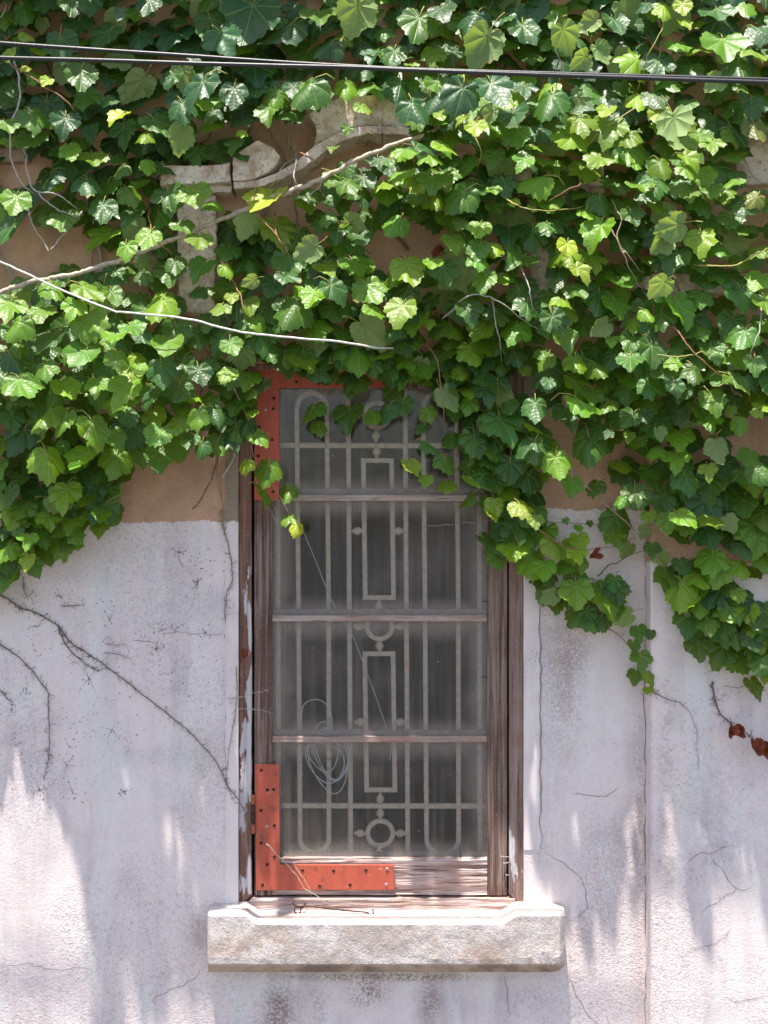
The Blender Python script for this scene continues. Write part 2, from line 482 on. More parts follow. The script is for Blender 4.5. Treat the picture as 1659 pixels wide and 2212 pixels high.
def glass_material():
    m = Mat('dusty_glass')
    g = m.tc.outputs['Generated']
    sep = NN(m.t, 'ShaderNodeSeparateXYZ', {'Vector': g})
    u, v = sep.outputs['X'], sep.outputs['Z']
    eu = m.math('MINIMUM', u, m.math('SUBTRACT', 1.0, u))
    ev = m.math('MINIMUM', v, m.math('SUBTRACT', 1.0, v))
    wob = m.math('MULTIPLY', m.math('SUBTRACT', m.noise(m.pos, 9, 4, 0.6), 0.5), 0.10)
    edge = m.math('MAXIMUM', m.ramp(m.math('ADD', eu, wob), 0.14, 0.0), m.ramp(m.math('ADD', ev, wob), 0.20, 0.0))
    cloud = m.ramp(m.noise(m.pos, 5, 4, 0.6, 0.4), 0.40, 0.72)
    streak = m.ramp(m.noise(m.map(m.pos, (70, 70, 2.5)), 1.0, 5, 0.65), 0.42, 0.75)
    fine = m.noise(m.pos, 170, 3, 0.7)
    dots = m.ramp(m.voro(m.pos, 26, 'F1'), 0.055, 0.04)
    dust = m.math('ADD', m.math('MULTIPLY', edge, 0.18), m.math('MULTIPLY', cloud, 0.05))
    dust = m.math('ADD', dust, m.math('MULTIPLY', streak, 0.05))
    dust = m.math('ADD', m.math('MULTIPLY', dust, m.ramp(fine, 0.25, 0.7, 0.6, 1.3)), 0.014)
    dust = m.math('MAXIMUM', dust, m.math('MULTIPLY', dots, m.ramp(m.noise(m.pos, 30, 2, 0.5), 0.55, 0.62, 0.0, 0.6)), clamp=True)
    tr = NN(m.t, 'ShaderNodeBsdfTransparent', {'Color': (0.94, 0.95, 0.95, 1)}).outputs[0]
    gl = NN(m.t, 'ShaderNodeBsdfGlossy', {'Color': (0.9, 0.9, 0.9, 1), 'Roughness': 0.08, 'Normal': m.bump(m.noise(m.pos, 6, 2, 0.5), 0.004, 0.3)}).outputs[0]
    df = NN(m.t, 'ShaderNodeBsdfDiffuse', {'Color': (0.70, 0.58, 0.50, 1)}).outputs[0]
    fr = NN(m.t, 'ShaderNodeFresnel', {'IOR': 1.45}).outputs[0]
    a = NN(m.t, 'ShaderNodeMixShader', {0: m.math('MULTIPLY', fr, 0.9), 1: tr, 2: gl}).outputs[0]
    b = NN(m.t, 'ShaderNodeMixShader', {0: dust, 1: a, 2: df}).outputs[0]
    return m.done(b)


M['glass'] = glass_material()


def leaf_material(name, per_object):
    m = Mat(name)
    if per_object:
        oi = NN(m.t, 'ShaderNodeObjectInfo')
        base = oi.outputs['Color']
    else:
        base = NN(m.t, 'ShaderNodeVertexColor', layer_name='tone').outputs['Color']
    uvn = NN(m.t, 'ShaderNodeUVMap', uv_map='leaf')
    sep = NN(m.t, 'ShaderNodeSeparateXYZ', {'Vector': uvn.outputs[0]})
    u = m.math('SUBTRACT', m.math('MULTIPLY', sep.outputs['X'], 2.0), 1.0)
    v = m.math('SUBTRACT', 1.2, m.math('MULTIPLY', sep.outputs['Y'], 2.0))     # distance down from the base
    v = m.math('SUBTRACT', v, 0.06)
    r = m.math('SQRT', m.math('ADD', m.math('MULTIPLY', u, u), m.math('MULTIPLY', v, v)))
    th = m.math('ARCTAN2', u, v)
    t = m.math('PINGPONG', m.math('ADD', th, 0.0), 0.40)              # 0 on a main vein (every 0.8 rad), 0.4 between
    lat = m.math('MULTIPLY', r, m.math('SINE', t))
    main = m.ramp(lat, 0.028, 0.006)
    sec = m.math('SINE', m.math('MULTIPLY', m.math('SUBTRACT', r, m.math('MULTIPLY', lat, 0.75)), 44.0))
    secv = m.ramp(sec, 0.75, 1.0)
    nz = m.noise(m.map(uvn.outputs[0], (1, 1, 1)), 9.0, 4, 0.6)
    c = m.mix(m.ramp(nz, 0.3, 0.75, 0.0, 0.25), base, (0.03, 0.07, 0.012))
    veincol = m.mix(0.5, base, (0.42, 0.56, 0.20))
    c = m.mix(m.math('MULTIPLY', main, 0.55), c, veincol)
    c = m.mix(m.math('MULTIPLY', secv, 0.12), c, veincol)
    under = m.mix(0.55, base, (0.32, 0.42, 0.20))
    c = m.mix(m.geo.outputs['Backfacing'], c, under)
    edge = NN(m.t, 'ShaderNodeAttribute', attribute_name='edge').outputs['Fac']
    brn = m.ramp(m.math('ADD', edge, m.math('MULTIPLY', m.math('SUBTRACT', m.noise(m.pos, 22, 4, 0.6), 0.5), 0.9)), 1.06, 1.16)
    c = m.mix(m.math('MULTIPLY', brn, 0.7), c, (0.42, 0.30, 0.09))
    spot = m.math('MULTIPLY', m.ramp(m.noise(m.pos, 75, 3, 0.6), 0.66, 0.72), m.ramp(m.noise(m.pos, 5, 2, 0.5), 0.48, 0.60))
    c = m.mix(m.math('MULTIPLY', spot, 0.7), c, (0.30, 0.20, 0.06))
    h = m.math('SUBTRACT', m.math('MULTIPLY', m.math('ADD', sec, 1.0), 0.10), m.math('MULTIPLY', main, 0.8))
    h = m.math('SUBTRACT', h, m.math('MULTIPLY', secv, 0.15))
    h = m.math('ADD', h, m.math('MULTIPLY', nz, 0.12))
    nrm = m.bump(h, 0.003, 0.55)
    rough = m.ramp(nz, 0.3, 0.7, 0.36, 0.50)
    rough = m.math('MAXIMUM', rough, m.math('MULTIPLY', m.geo.outputs['Backfacing'], 0.75))
    p = NN(m.t, 'ShaderNodeBsdfPrincipled', {'Base Color': c, 'Roughness': rough, 'Specular IOR Level': 0.55, 'Normal': nrm}).outputs[0]
    tcol = m.mix(0.6, c, (0.42, 0.56, 0.015))
    tl = NN(m.t, 'ShaderNodeBsdfTranslucent', {'Color': tcol, 'Normal': nrm}).outputs[0]
    sh = NN(m.t, 'ShaderNodeMixShader', {0: 0.34, 1: p, 2: tl}).outputs[0]
    return m.done(sh)


M['leaf'] = leaf_material('ivy_leaf', True)
M['leaf_mass'] = leaf_material('ivy_leaf_mass', False)
m = Mat('dead_leaf')
M['dead'] = m.done(m.bsdf(m.mix(m.ramp(m.noise(m.pos, 60, 4, 0.6), 0.35, 0.7), (0.34, 0.10, 0.045), (0.20, 0.05, 0.03)), 0.8, m.bump(m.noise(m.pos, 120, 3, 0.6), 0.002, 0.8), 0.2))

# ---------------------------------------------------------------- ground and room
g = MB()
g.add([(-150, -200, 0), (150, -200, 0), (150, 60, 0), (-150, 60, 0)], [(0, 1, 2, 3)])
tag(g.build('ground', M['ground']), 'pale paved ground in front of the house wall', kind='structure')

OX0, OX1, OY0, OY1 = 514.5, 1131.5, 786.0, 1968.0       # window opening on the wall plane
ox0, ox1, oz1, oz0 = PX(OX0), PX(OX1), PZ(OY0), PZ(OY1)
g = MB()
rx0, rx1, rz0, rz1, ry0, ry1 = -1.6, 1.6, 0.02, 3.4, 0.25, 3.0
g.add([(rx0, ry0, rz0), (rx1, ry0, rz0), (rx1, ry1, rz0), (rx0, ry1, rz0), (rx0, ry0, rz1), (rx1, ry0, rz1), (rx1, ry1, rz1), (rx0, ry1, rz1)],
      [(0, 1, 2, 3), (7, 6, 5, 4), (1, 5, 6, 2), (2, 6, 7, 3), (3, 7, 4, 0)])
tag(g.build('room_wall', M['room'], fixn=False), kind='structure')

# ---------------------------------------------------------------- the house wall and its mouldings
wall = empty('house_wall', (0, 0, 0))
tag(wall, 'old plastered house wall, bare brown above and peeling white paint below', 'wall', kind='thing')
WX0, WX1, WZ0, WZ1 = -3.2, 3.4, 0.0, 4.4
# facade as a grid with the opening left out
xs = sorted(set([WX0, ox0, ox1, WX1] + [WX0 + i * 0.25 for i in range(1, 26)]))
zs = sorted(set([WZ0, oz0, oz1, WZ1] + [WZ0 + i * 0.25 for i in range(1, 18)]))
vid, V, F = {}, [], []
def wv(i, j):
    if (i, j) not in vid:
        vid[(i, j)] = len(V)
        V.append((xs[i], 0, zs[j]))
    return vid[(i, j)]
for i in range(len(xs) - 1):
    for j in range(len(zs) - 1):
        cxm, czm = (xs[i] + xs[i + 1]) / 2, (zs[j] + zs[j + 1]) / 2
        if ox0 < cxm < ox1 and oz0 < czm < oz1:
            continue
        F.append((wv(i, j), wv(i + 1, j), wv(i + 1, j + 1), wv(i, j + 1)))
g = MB()
g.add(V, F)
RD = 0.25
g.add([(ox0, 0, oz0), (ox0, 0, oz1), (ox0, RD, oz1), (ox0, RD, oz0)], [(0, 1, 2, 3)])
g.add([(ox1, 0, oz0), (ox1, 0, oz1), (ox1, RD, oz1), (ox1, RD, oz0)], [(3, 2, 1, 0)])
g.add([(ox0, 0, oz1), (ox1, 0, oz1), (ox1, RD, oz1), (ox0, RD, oz1)], [(0, 1, 2, 3)])
g.add([(ox0, 0, oz0), (ox1, 0, oz0), (ox1, RD, oz0), (ox0, RD, oz0)], [(3, 2, 1, 0)])
# back skin (hides the room from outside light except through the opening) and top
g.add([(WX0, RD, WZ0), (ox0, RD, WZ0), (ox0, RD, WZ1), (WX0, RD, WZ1), (ox1, RD, WZ0), (WX1, RD, WZ0), (WX1, RD, WZ1), (ox1, RD, WZ1),
       (ox0, RD, oz0), (ox1, RD, oz0), (ox0, RD, oz1), (ox1, RD, oz1)],
      [(3, 2, 1, 0), (7, 6, 5, 4), (0 + 8, 9, 4, 1), (2, 7, 11, 10)])
g.add([(WX0, 0, WZ1), (WX1, 0, WZ1), (WX1, RD, WZ1), (WX0, RD, WZ1)], [(0, 1, 2, 3)])
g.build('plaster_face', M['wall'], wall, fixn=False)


def strip(name, mat, px0, px1, py0, py1, d0, d1, wob0=0.0, wob1=0.0, seed=0, n=60, bev=0.0):
    """upright slab with slightly wandering side edges"""
    b = MB()
    vs_, fs = [], []
    for i in range(n + 1):
        py = py0 + (py1 - py0) * i / n
        z = PZ(py, d1)
        xa = PX(px0, d1) + wob0 * fbm(py * 0.012, seed, 0.3)
        xb = PX(px1, d1) + wob1 * fbm(py * 0.012, seed + 3, 0.7)
        vs_ += [(xa, -d0, z), (xa, -d1 + bev, z), (xa + bev, -d1, z), (xb - bev, -d1, z), (xb, -d1 + bev, z), (xb, -d0, z)]
    for i in range(n):
        for k in range(5):
            a = i * 6 + k
            fs.append((a, a + 6, a + 7, a + 1))
    fs.append((5, 4, 3, 2, 1, 0))
    e = n * 6
    fs.append((e, e + 1, e + 2, e + 3, e + 4, e + 5))
    b.add(vs_, fs)
    return b.build(name, mat, wall)


strip('surround_band', M['band'], 487, 514.5, 930, 1962, -0.01, 0.003, 0.004, 0.001, 1)
strip('surround_band', M['band'], 1131.5, 1166.5, 1090, 1836, -0.01, 0.003, 0.001, 0.0025, 2)
strip('pilaster', M['pilaster'], 1406, 1990, -600, 2720, -0.02, 0.078, 0.0012, 0.0, 4, 160, 0.004)
strip('surround_band', M['band'], 1131.5, 1162, 700, 1086, -0.01, 0.003, 0.001, 0.0025, 6)


def outline_block(name, pts, d0, d1, mat, parent=wall, rough=0.004, seed=0, bev=0.004):
    """pts in picture units at depth d1, extruded back to d0, outline resampled and roughened"""
    pp = [Vector((PX(a, d1), PZ(b, d1))) for a, b in pts]
    out = []
    n = len(pp)
    for i in range(n):
        a, b = pp[i], pp[(i + 1) % n]
        k = max(1, int((b - a).length / 0.012))
        for j in range(k):
            q = a + (b - a) * (j / k)
            q = q + Vector((fbm(q.x * 30, q.y * 30, seed), fbm(q.y * 30, q.x * 30, seed + 4))) * rough
            out.append((q.x, q.y))
    area = sum(out[i][0] * out[(i + 1) % len(out)][1] - out[(i + 1) % len(out)][0] * out[i][1] for i in range(len(out)))
    if area < 0:
        out.reverse()
    b = MB()
    b.prism(out, -d1, -d0)
    return b.build(name, mat, parent, bevel=bev)


ped = empty('pediment', (0, 0, 0))
ped.parent = wall
PB = -0.02
MIR = 1652.0
def mir(pts):
    return [(MIR - a, b) for a, b in pts]
corn = [(348, 358), (470, 356), (497, 350), (498, 393), (346, 400)]
fil = [(346, 404), (500, 398), (500, 414), (344, 419)]
vol = [(502, 352), (508, 334), (532, 318), (556, 303), (566, 306), (590, 318), (606, 336), (600, 352), (590, 362), (566, 380), (548, 387), (503, 390)]
crown = [(668, 250), (676, 236), (700, 222), (740, 210), (780, 205), (826, 204), (826, 272), (800, 270), (760, 277), (725, 290), (700, 302), (676, 318), (684, 290), (680, 268)]
sweep = [(504, 393), (560, 388), (600, 372), (640, 348), (676, 318), (700, 302), (725, 290), (760, 277), (800, 270), (826, 272), (826, 290), (800, 288), (765, 295), (730, 310), (700, 328), (660, 360), (610, 386), (560, 404), (504, 408)]
for pts, d1, mt, nm in ((corn, 0.10, 'stone', 'cornice'), (fil, 0.07, 'stone', 'cornice_fillet'), (vol, 0.115, 'stone', 'scroll'), (crown, 0.085, 'stone', 'arch_crown'), (sweep, 0.11, 'stone', 'arch_band')):
    outline_block(nm, pts, PB, d1, M[mt], ped, 0.0035, len(nm), 0.003)
    outline_block(nm, mir(pts), PB, d1, M[mt], ped, 0.0035, len(nm) + 20, 0.003)
# console blocks under the cornice and plain courses
outline_block('console_block', [(380, 420), (466, 420), (466, 672), (440, 676), (384, 672)], PB, 0.055, M['stone'], ped, 0.006, 3, 0.006)
outline_block('console_block', [(1143, 420), (1226, 420), (1224, 668), (1150, 672)], PB, 0.055, M['stone'], ped, 0.006, 8, 0.006)
outline_block('string_course', [(1352, 588), (1950, 588), (1950, 632), (1358, 632)], 0.03, 0.105, M['stone'], wall, 0.004, 9, 0.006)
outline_block('string_course', [(1588, 292), (1950, 292), (1950, 398), (1592, 398)], 0.03, 0.10, M['stone'], wall, 0.006, 12, 0.008)
outline_block('string_course', [(-320, 318), (60, 318), (62, 348), (-320, 348)], PB, 0.035, M['stone_brown'], wall, 0.005, 14, 0.006)
outline_block('string_course', [(1185, 700), (1400, 700), (1400, 722), (1188, 722)], PB, 0.03, M['stone_brown'], wall, 0.005, 15, 0.006)


def crack(pts, w=0.0017, d=0.0, seed=0):
    pp = smooth_path([P(a, b, d) for a, b in pts], 9, 0.009, seed)
    vs_, fs = [], []
    for i, q in enumerate(pp):
        a = pp[max(i - 1, 0)]; b = pp[min(i + 1, len(pp) - 1)]
        t = (b - a).normalized()
        nrm = Vector((-t.z, 0, t.x))
        e = min(i, len(pp) - 1 - i) / max(1, len(pp) * 0.25)
        ww = w * 0.5 * min(1.0, 0.25 + e) * (0.7 + 0.6 * abs(fbm(q.x * 60, q.z * 60, seed)))
        y = -d - 0.0012
        vs_ += [(q.x - nrm.x * ww, y, q.z - nrm.z * ww), (q.x + nrm.x * ww, y, q.z + nrm.z * ww)]
    for i in range(len(pp) - 1):
        fs.append((2 * i, 2 * i + 1, 2 * i + 3, 2 * i + 2))
    b = MB()
    b.add(vs_, fs)
    b.build('crack', M['crack'], wall, fixn=False)


CR = [[(350, 1370), (372, 1366), (400, 1366), (440, 1371), (486, 1369)], [(285, 1382), (310, 1387), (340, 1389)],
      [(1168, 1836), (1200, 1852), (1235, 1880), (1255, 1897), (1262, 1930), (1267, 1963), (1245, 1980), (1228, 1990)],
      [(1231, 2092), (1236, 2130), (1262, 2180), (1295, 2215), (1330, 2250)], [(445, 2092), (420, 2113), (380, 2134), (343, 2150), (335, 2160), (343, 2172)],
      [(0, 2086), (60, 2084), (130, 2096), (200, 2088)], [(1131, 1690), (1150, 1692), (1168, 1690)], [(1131, 1482), (1150, 1481), (1166, 1482)],
      [(1340, 1700), (1300, 1720), (1230, 1712)], [(1225, 2055), (1232, 2075), (1240, 2078)], 
      [(489, 1240), (488, 1350), (489, 1450), (488, 1560), (489, 1700)], [(1090, 2110), (1098, 2150), (1102, 2190)]]
for i, c in enumerate(CR):
    crack(c, seed=i)
CRP = [[(1480, 1866), (1510, 1846), (1545, 1838), (1585, 1828)], [(1533, 1842), (1552, 1872), (1578, 1905), (1590, 1918), (1625, 1919)],
       [(1590, 1918), (1570, 1936), (1512, 1970)], [(1485, 2048), (1530, 2044), (1560, 2026), (1580, 2008)], [(1570, 2155), (1600, 2160), (1665, 2152)],
       [(1560, 1480), (1600, 1482), (1640, 1478)]]
for i, c in enumerate(CRP):
    crack(c, d=0.078, seed=30 + i)
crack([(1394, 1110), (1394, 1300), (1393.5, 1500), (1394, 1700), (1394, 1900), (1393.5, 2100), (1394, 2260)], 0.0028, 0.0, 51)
for (a, b, c_) in ((1131.5, 1166.5, 0), ):
    crack([(1167.5, 1250), (1167, 1400), (1168, 1550), (1168, 1700), (1168, 1836)], 0.003, 0.003, 50)

# ---------------------------------------------------------------- window sill (cement, raised ends)
sill_o = empty('window_sill', P(834, 2040, 0.0))
tag(sill_o, 'thick white cement window sill with raised ends, below the old window', 'sill', kind='thing')
SD = 0.085
def sill_top(px):
    def st(a, b, x):
        t = min(1, max(0, (x - a) / (b - a)))
        return t * t * (3 - 2 * t)
    k = st(525, 562, px) * (1 - st(1080, 1122, px))
    return 1971 + 19 * k
g = MB()
secs = 170
prof_n = None
for i in range(secs + 1):
    px = 446 + (1223 - 446) * i / secs
    e = min(i, secs - i)
    cham = 0.0
    endk = 0.0
    if px < 452: endk = (452 - px) / 6
    if px > 1211: endk = (px - 1211) / 12
    d = SD - 0.022 * endk
    top = sill_top(px) + 0.7 * fbm(px * 0.05, 1.0) + 4 * endk
    bot = 2086 + 1.5 * fbm(px * 0.02, 4.0)
    if 1195 < px: bot -= 14 * max(0, (px - 1195) / 28) ** 2
    x = PX(px, SD)
    zf = PZ(top, SD)
    zb = PZ(bot, SD)
    zback = zf + (0.003 if True else 0)
    n1 = 0.0022 * fbm(px * 0.03, 9.0)
    pr = [(-0.03, zback), (0.0, zback), (d * 0.5, zf + 0.001 + n1), (d - 0.012, zf - 0.001), (d - 0.004, zf - 0.0045), (d, zf - 0.011)]
    for k in range(1, 8):
        zz = zf - 0.011 + (zb + 0.006 - zf + 0.011) * k / 8
        pr.append((d + 0.0025 * fbm(px * 0.03, zz * 14, 2.0), zz))
    pr += [(d - 0.001, zb + 0.005), (d - 0.005, zb), (0.055, zb - 0.027 + 0.003 * fbm(px * 0.04, 7.0)), (0.045, zb - 0.032), (-0.02, zb - 0.035)]
    prof_n = len(pr)
    g.v += [(x, -a, b) for a, b in pr]
for i in range(secs):
    for k in range(prof_n - 1):
        a = i * prof_n + k
        g.f.append((a, a + 1, a + prof_n + 1, a + prof_n)); g.m.append(0)
g.f.append(tuple(range(prof_n - 1, -1, -1))); g.m.append(0)
g.f.append(tuple(secs * prof_n + k for k in range(prof_n))); g.m.append(0)
me = g.mesh('sill_slab', False)
o = link('sill_slab', me, M['sill'], sill_o)

# ---------------------------------------------------------------- the window
win = empty('window', P(824, 1940, -0.03))
tag(win, 'weathered brown wooden window with four dusty panes and red corner plates', 'window', kind='thing')


def board(name, mat, px0, px1, py0, py1, d, thick, axis, amp=0.0015, freq=1.0, seed=0, parent=None, mitre=None, edge_wob=0.0, deep=0.0):
    """weathered board with real ridges; front face at depth d"""
    x0, x1 = PX(px0, d), PX(px1, d)
    z1, z0 = PZ(py0, d), PZ(py1, d)
    w, h = x1 - x0, z1 - z0
    if axis == 'z':
        nx, nz = max(6, int(w / 0.0022)), max(8, int(h / 0.03))
    else:
        nx, nz = max(8, int(w / 0.02)), max(5, int(h / 0.0022))
    nx, nz = min(nx, 70), min(nz, 70)
    vs_, fs = [], []
    for j in range(nz + 1):
        for i in range(nx + 1):
            u, v = i / nx, j / nz
            x, z = x0 + w * u, z0 + h * v
            if mitre:
                x, z = mitre(u, v, x, z)
            if axis == 'z':
                a = fbm(x * 190 * freq + 0.6 * fbm(z * 2.2, seed, 3.1), z * 1.3, seed, 3)
                e = fbm(z * 16, seed, 1.7) * edge_wob
                if i == 0: x += abs(e)
                if i == nx: x -= abs(fbm(z * 16, seed, 6.3)) * edge_wob
            else:
                a = fbm(z * 190 * freq + 0.9 * fbm(x * 3.5, seed, 3.1), x * 2.2, seed, 3)
                if j == 0: z += abs(fbm(x * 16, seed, 1.7)) * edge_wob
                if j == nz: z -= abs(fbm(x * 16, seed, 6.3)) * edge_wob
            y = -d - amp * a
            if deep:
                c = fbm((z if axis == 'x' else x) * 60, (x if axis == 'x' else z) * 1.6, seed + 11, 3)
                if c < -0.22: y += deep * min(1, (-0.22 - c) * 6)
            if i in (0, nx) or j in (0, nz): y += 0.0015
            vs_.append((x, y, z))
    for j in range(nz):
        for i in range(nx):
            a = j * (nx + 1) + i
            fs.append((a, a + 1, a + nx + 2, a + nx + 1))
    ring = [i for i in range(nx + 1)] + [j * (nx + 1) + nx for j in range(1, nz + 1)] + [nz * (nx + 1) + i for i in range(nx - 1, -1, -1)] + [j * (nx + 1) for j in range(nz - 1, 0, -1)]
    b0 = len(vs_)
    for k in ring:
        vs_.append((vs_[k][0], -d + thick, vs_[k][2]))
    m_ = len(ring)
    for k in range(m_):
        l = (k + 1) % m_
        fs.append((ring[l], ring[k], b0 + k, b0 + l))
    fs.append(tuple(b0 + k for k in range(m_ - 1, -1, -1)))
    b = MB()
    b.add(vs_, fs)
    return b.build(name, mat, parent or win, fixn=False)


FD, SDP, GD = -0.012, -0.022, -0.040      # depths: outer frame, sash, glass
frame = empty('outer_frame', P(824, 1958, FD)); frame.parent = win; frame.location = frame.location - win.location
def framepart(*a, **k):
    o = board(*a, parent=win, **k)
    o.parent = frame
    o.location = (0, 0, 0)
    o.location = -frame.location - win.location
    return o
def mit_l(u, v, x, z):   # bottom mitre of the left jamb
    return x, z + (0.0 if v > 0.02 else 0.0) + (1 - v) ** 30 * u * 0.032
def mit_r(u, v, x, z):
    return x, z + (1 - v) ** 30 * (1 - u) * 0.032
framepart('jamb', M['jamb_left'], 516, 543.5, 786, 1958, FD, 0.06, 'z', amp=0.0028, freq=0.5, seed=1, mitre=mit_l, edge_wob=0.003, deep=0.003)
framepart('jamb', M['jamb_right'], 1100, 1130.5, 786, 1956, FD, 0.06, 'z', amp=0.0012, freq=0.6, seed=2, mitre=mit_r, edge_wob=0.001)
def mit_s(u, v, x, z):
    k = v
    return x, z
framepart('frame_sill', M['rail'], 541, 1112, 1941.5, 1976, FD + 0.006, 0.07, 'x', amp=0.0022, freq=0.7, seed=3, edge_wob=0.002, deep=0.002,
          mitre=lambda u, v, x, z: (x + (-0.022 * (1 - v) if u < 0.03 else (0.022 * (1 - v) if u > 0.97 else 0)), z))
framepart('frame_head', M['jamb_right'], 544, 1099.5, 788, 800, FD, 0.06, 'x', amp=0.001, seed=4)
# rebate behind the gaps
for (a, b_, c, d_) in ((543.5, 549.5, 786, 1942), (1096, 1101, 786, 1942), (548, 1098, 1934, 1943)):
    b = MB()
    b.box(PX(a - 3, FD), PX(b_ + 3, FD), 0.052, 0.060, PZ(d_ + 2, FD), PZ(c, FD))
    b.build('rebate', M['dark'], frame).location = -frame.location - win.location

sash = empty('sash', P(824, 1936, SDP)); sash.parent = win; sash.location = sash.location - win.location
def sashpart(*a, **k):
    o = board(*a, parent=win, **k)
    o.parent = sash
    o.location = -sash.location - win.location
    return o
sashpart('stile', M['stile'], 549.5, 587, 800, 1934.5, SDP, 0.045, 'z', amp=0.0036, freq=0.62, seed=5)
sashpart('stile', wood_material('right_stile_wood', 'z', (0.135, 0.08, 0.06), (0.36, 0.255, 0.205), bump=0.004, gs=95), 1053, 1095.5, 800, 1934.5, SDP, 0.045, 'z', amp=0.0022, freq=0.9, seed=6)
sashpart('bottom_rail', M['rail'], 587.6, 1052.4, 1853, 1934, SDP - 0.002, 0.042, 'x', amp=0.0030, freq=0.6, seed=7, edge_wob=0.003, deep=0.006)
sashpart('top_rail', M['stile'], 587.6, 1052.4, 800, 838, SDP - 0.002, 0.042, 'x', amp=0.002, freq=0.6, seed=8)
for k, yy in enumerate((1075.5, 1336, 1597.5)):
    sashpart('muntin', M['muntin'], 588, 1052, yy - 7, yy + 6.5, SDP - 0.004, 0.036, 'x', amp=0.0012, freq=0.8, seed=9 + k, edge_wob=0.001)
PANES = ((836, 1069), (1081.5, 1330), (1342, 1591.5), (1603.5, 1855))
for (a, b_) in PANES:
    g = MB()
    g.box(PX(585, GD), PX(1055, GD), -GD, -GD + 0.003, PZ(b_, GD), PZ(a, GD))
    o = g.build('pane', M['glass'], win)
    o.parent = sash; o.location = -sash.location - win.location
    # putty bead along the foot of the pane, behind the glass
    g = MB()
    n = 80
    pts = []
    for i in range(n + 1):
        px = 588 + (1052 - 588) * i / n
        pts.append((PX(px, GD), PZ(b_ - 13 + 3.0 * fbm(px * 0.03, b_), GD)))
    zb = PZ(b_ + 1, GD)
    ol = [(pts[0][0], zb), (pts[-1][0], zb)] + pts[::-1]
    g.prism(ol, -GD + 0.005, -GD + 0.016)
    o = g.build('putty', M['putty'], win)
    o.parent = sash; o.location = -sash.location - win.location


def plate(pts, screws, seed):
    d = SDP + 0.009
    out = [(PX(a, d), PZ(b, d)) for a, b in pts]
    area = sum(out[i][0] * out[(i + 1) % len(out)][1] - out[(i + 1) % len(out)][0] * out[i][1] for i in range(len(out)))
    if area < 0: out.reverse()
    b = MB()
    b.prism(out, -d, -d + 0.0065)
    o = b.build('corner_plate', M['plate'], win, bevel=0.0012)
    o['label'] = 'red painted corner plate'
    for (a, c, kind) in screws:
        s_ = MB()
        q = P(a, c, d)
        if kind == 's':
            s_.lathe([(0.0045, -0.001), (0.0045, 0.0012), (0.003, 0.0022), (0.0004, 0.0026)], q, 'y', 14)
            s_.box(q.x - 0.0024, q.x + 0.0024, q.y - 0.0029, q.y - 0.002, q.z - 0.0005, q.z + 0.0005, 1)
            s_.box(q.x - 0.0005, q.x + 0.0005, q.y - 0.0030, q.y - 0.002, q.z - 0.0024, q.z + 0.0024, 1)
            so = s_.build('screw', [M['screw'], M['dark']], o)
        elif kind == 'p':
            s_.lathe([(0.0048, -0.001), (0.0048, 0.0008), (0.0035, 0.0016), (0.0004, 0.0018)], q, 'y', 14)
            so = s_.build('screw', M['plate'], o)
        else:
            s_.lathe([(0.0046, -0.001), (0.0046, 0.0008), (0.0040, 0.0014), (0.0030, 0.0004), (0.0004, 0.0003)], q, 'y', 14)
            so = s_.build('screw', M['screw_dark'], o)
        so.location = (0, 0, 0)
        so.location = -win.location - (o.location)
    return o


def z3(l):   # screw list read off one enlargement
    return [(513 + a * 0.22786, 1620.1 + b * 0.22786, k) for a, b, k in l]
pl = plate([(550, 1651), (603, 1651.5), (604.5, 1868), (851, 1868.5), (852.5, 1922), (553.5, 1923.5)],
      z3([(225, 190, 'd'), (283, 378, 'd'), (343, 375, 'd'), (222, 573, 'd'), (279, 725, 's'), (350, 717, 'd'), (225, 880, 'd'), (350, 1015, 'd'),
          (283, 1085, 'd'), (237, 1282, 'd'), (482, 1296, 'p'), (617, 1143, 'd'), (912, 1147, 'd'), (1218, 1143, 'd'), (1418, 1127, 's'),
          (1410, 1275, 's'), (1068, 1280, 'd'), (779, 1292, 'd')]), 1)
pl2 = plate([(550, 797), (853, 795), (853, 836), (603, 838), (602.5, 1080), (549, 1080.5)],
      [(565, 830, 'd'), (592, 860, 'd'), (573, 884, 's'), (590, 883, 'd'), (560, 922, 'd'), (588, 950, 'd'), (558, 985, 'd'), (590, 1010, 'd'), (566, 1050, 'd'), (590, 1062, 'd'),
       (640, 825, 'd'), (722, 793 + 12, 's'), (808, 793 + 13, 's'), (690, 828, 'd'), (760, 826, 'd'), (830, 828, 'd')], 2)
# hinge at the left jamb
hg = MB()
for k, (a, b_) in enumerate(((1717, 1737), (1739, 1756), (1758, 1778), (1780, 1800))):
    hg.lathe([(0.0058, 0), (0.0062, 0.002), (0.0062, (b_ - a) * S - 0.002), (0.0055, (b_ - a) * S)], P(547, b_, FD + 0.003), 'z', 10, 0 if k in (0, 3) else 1)
hg.build('hinge', [M['rust'], M['iron']], win, smooth=False).location = -win.location
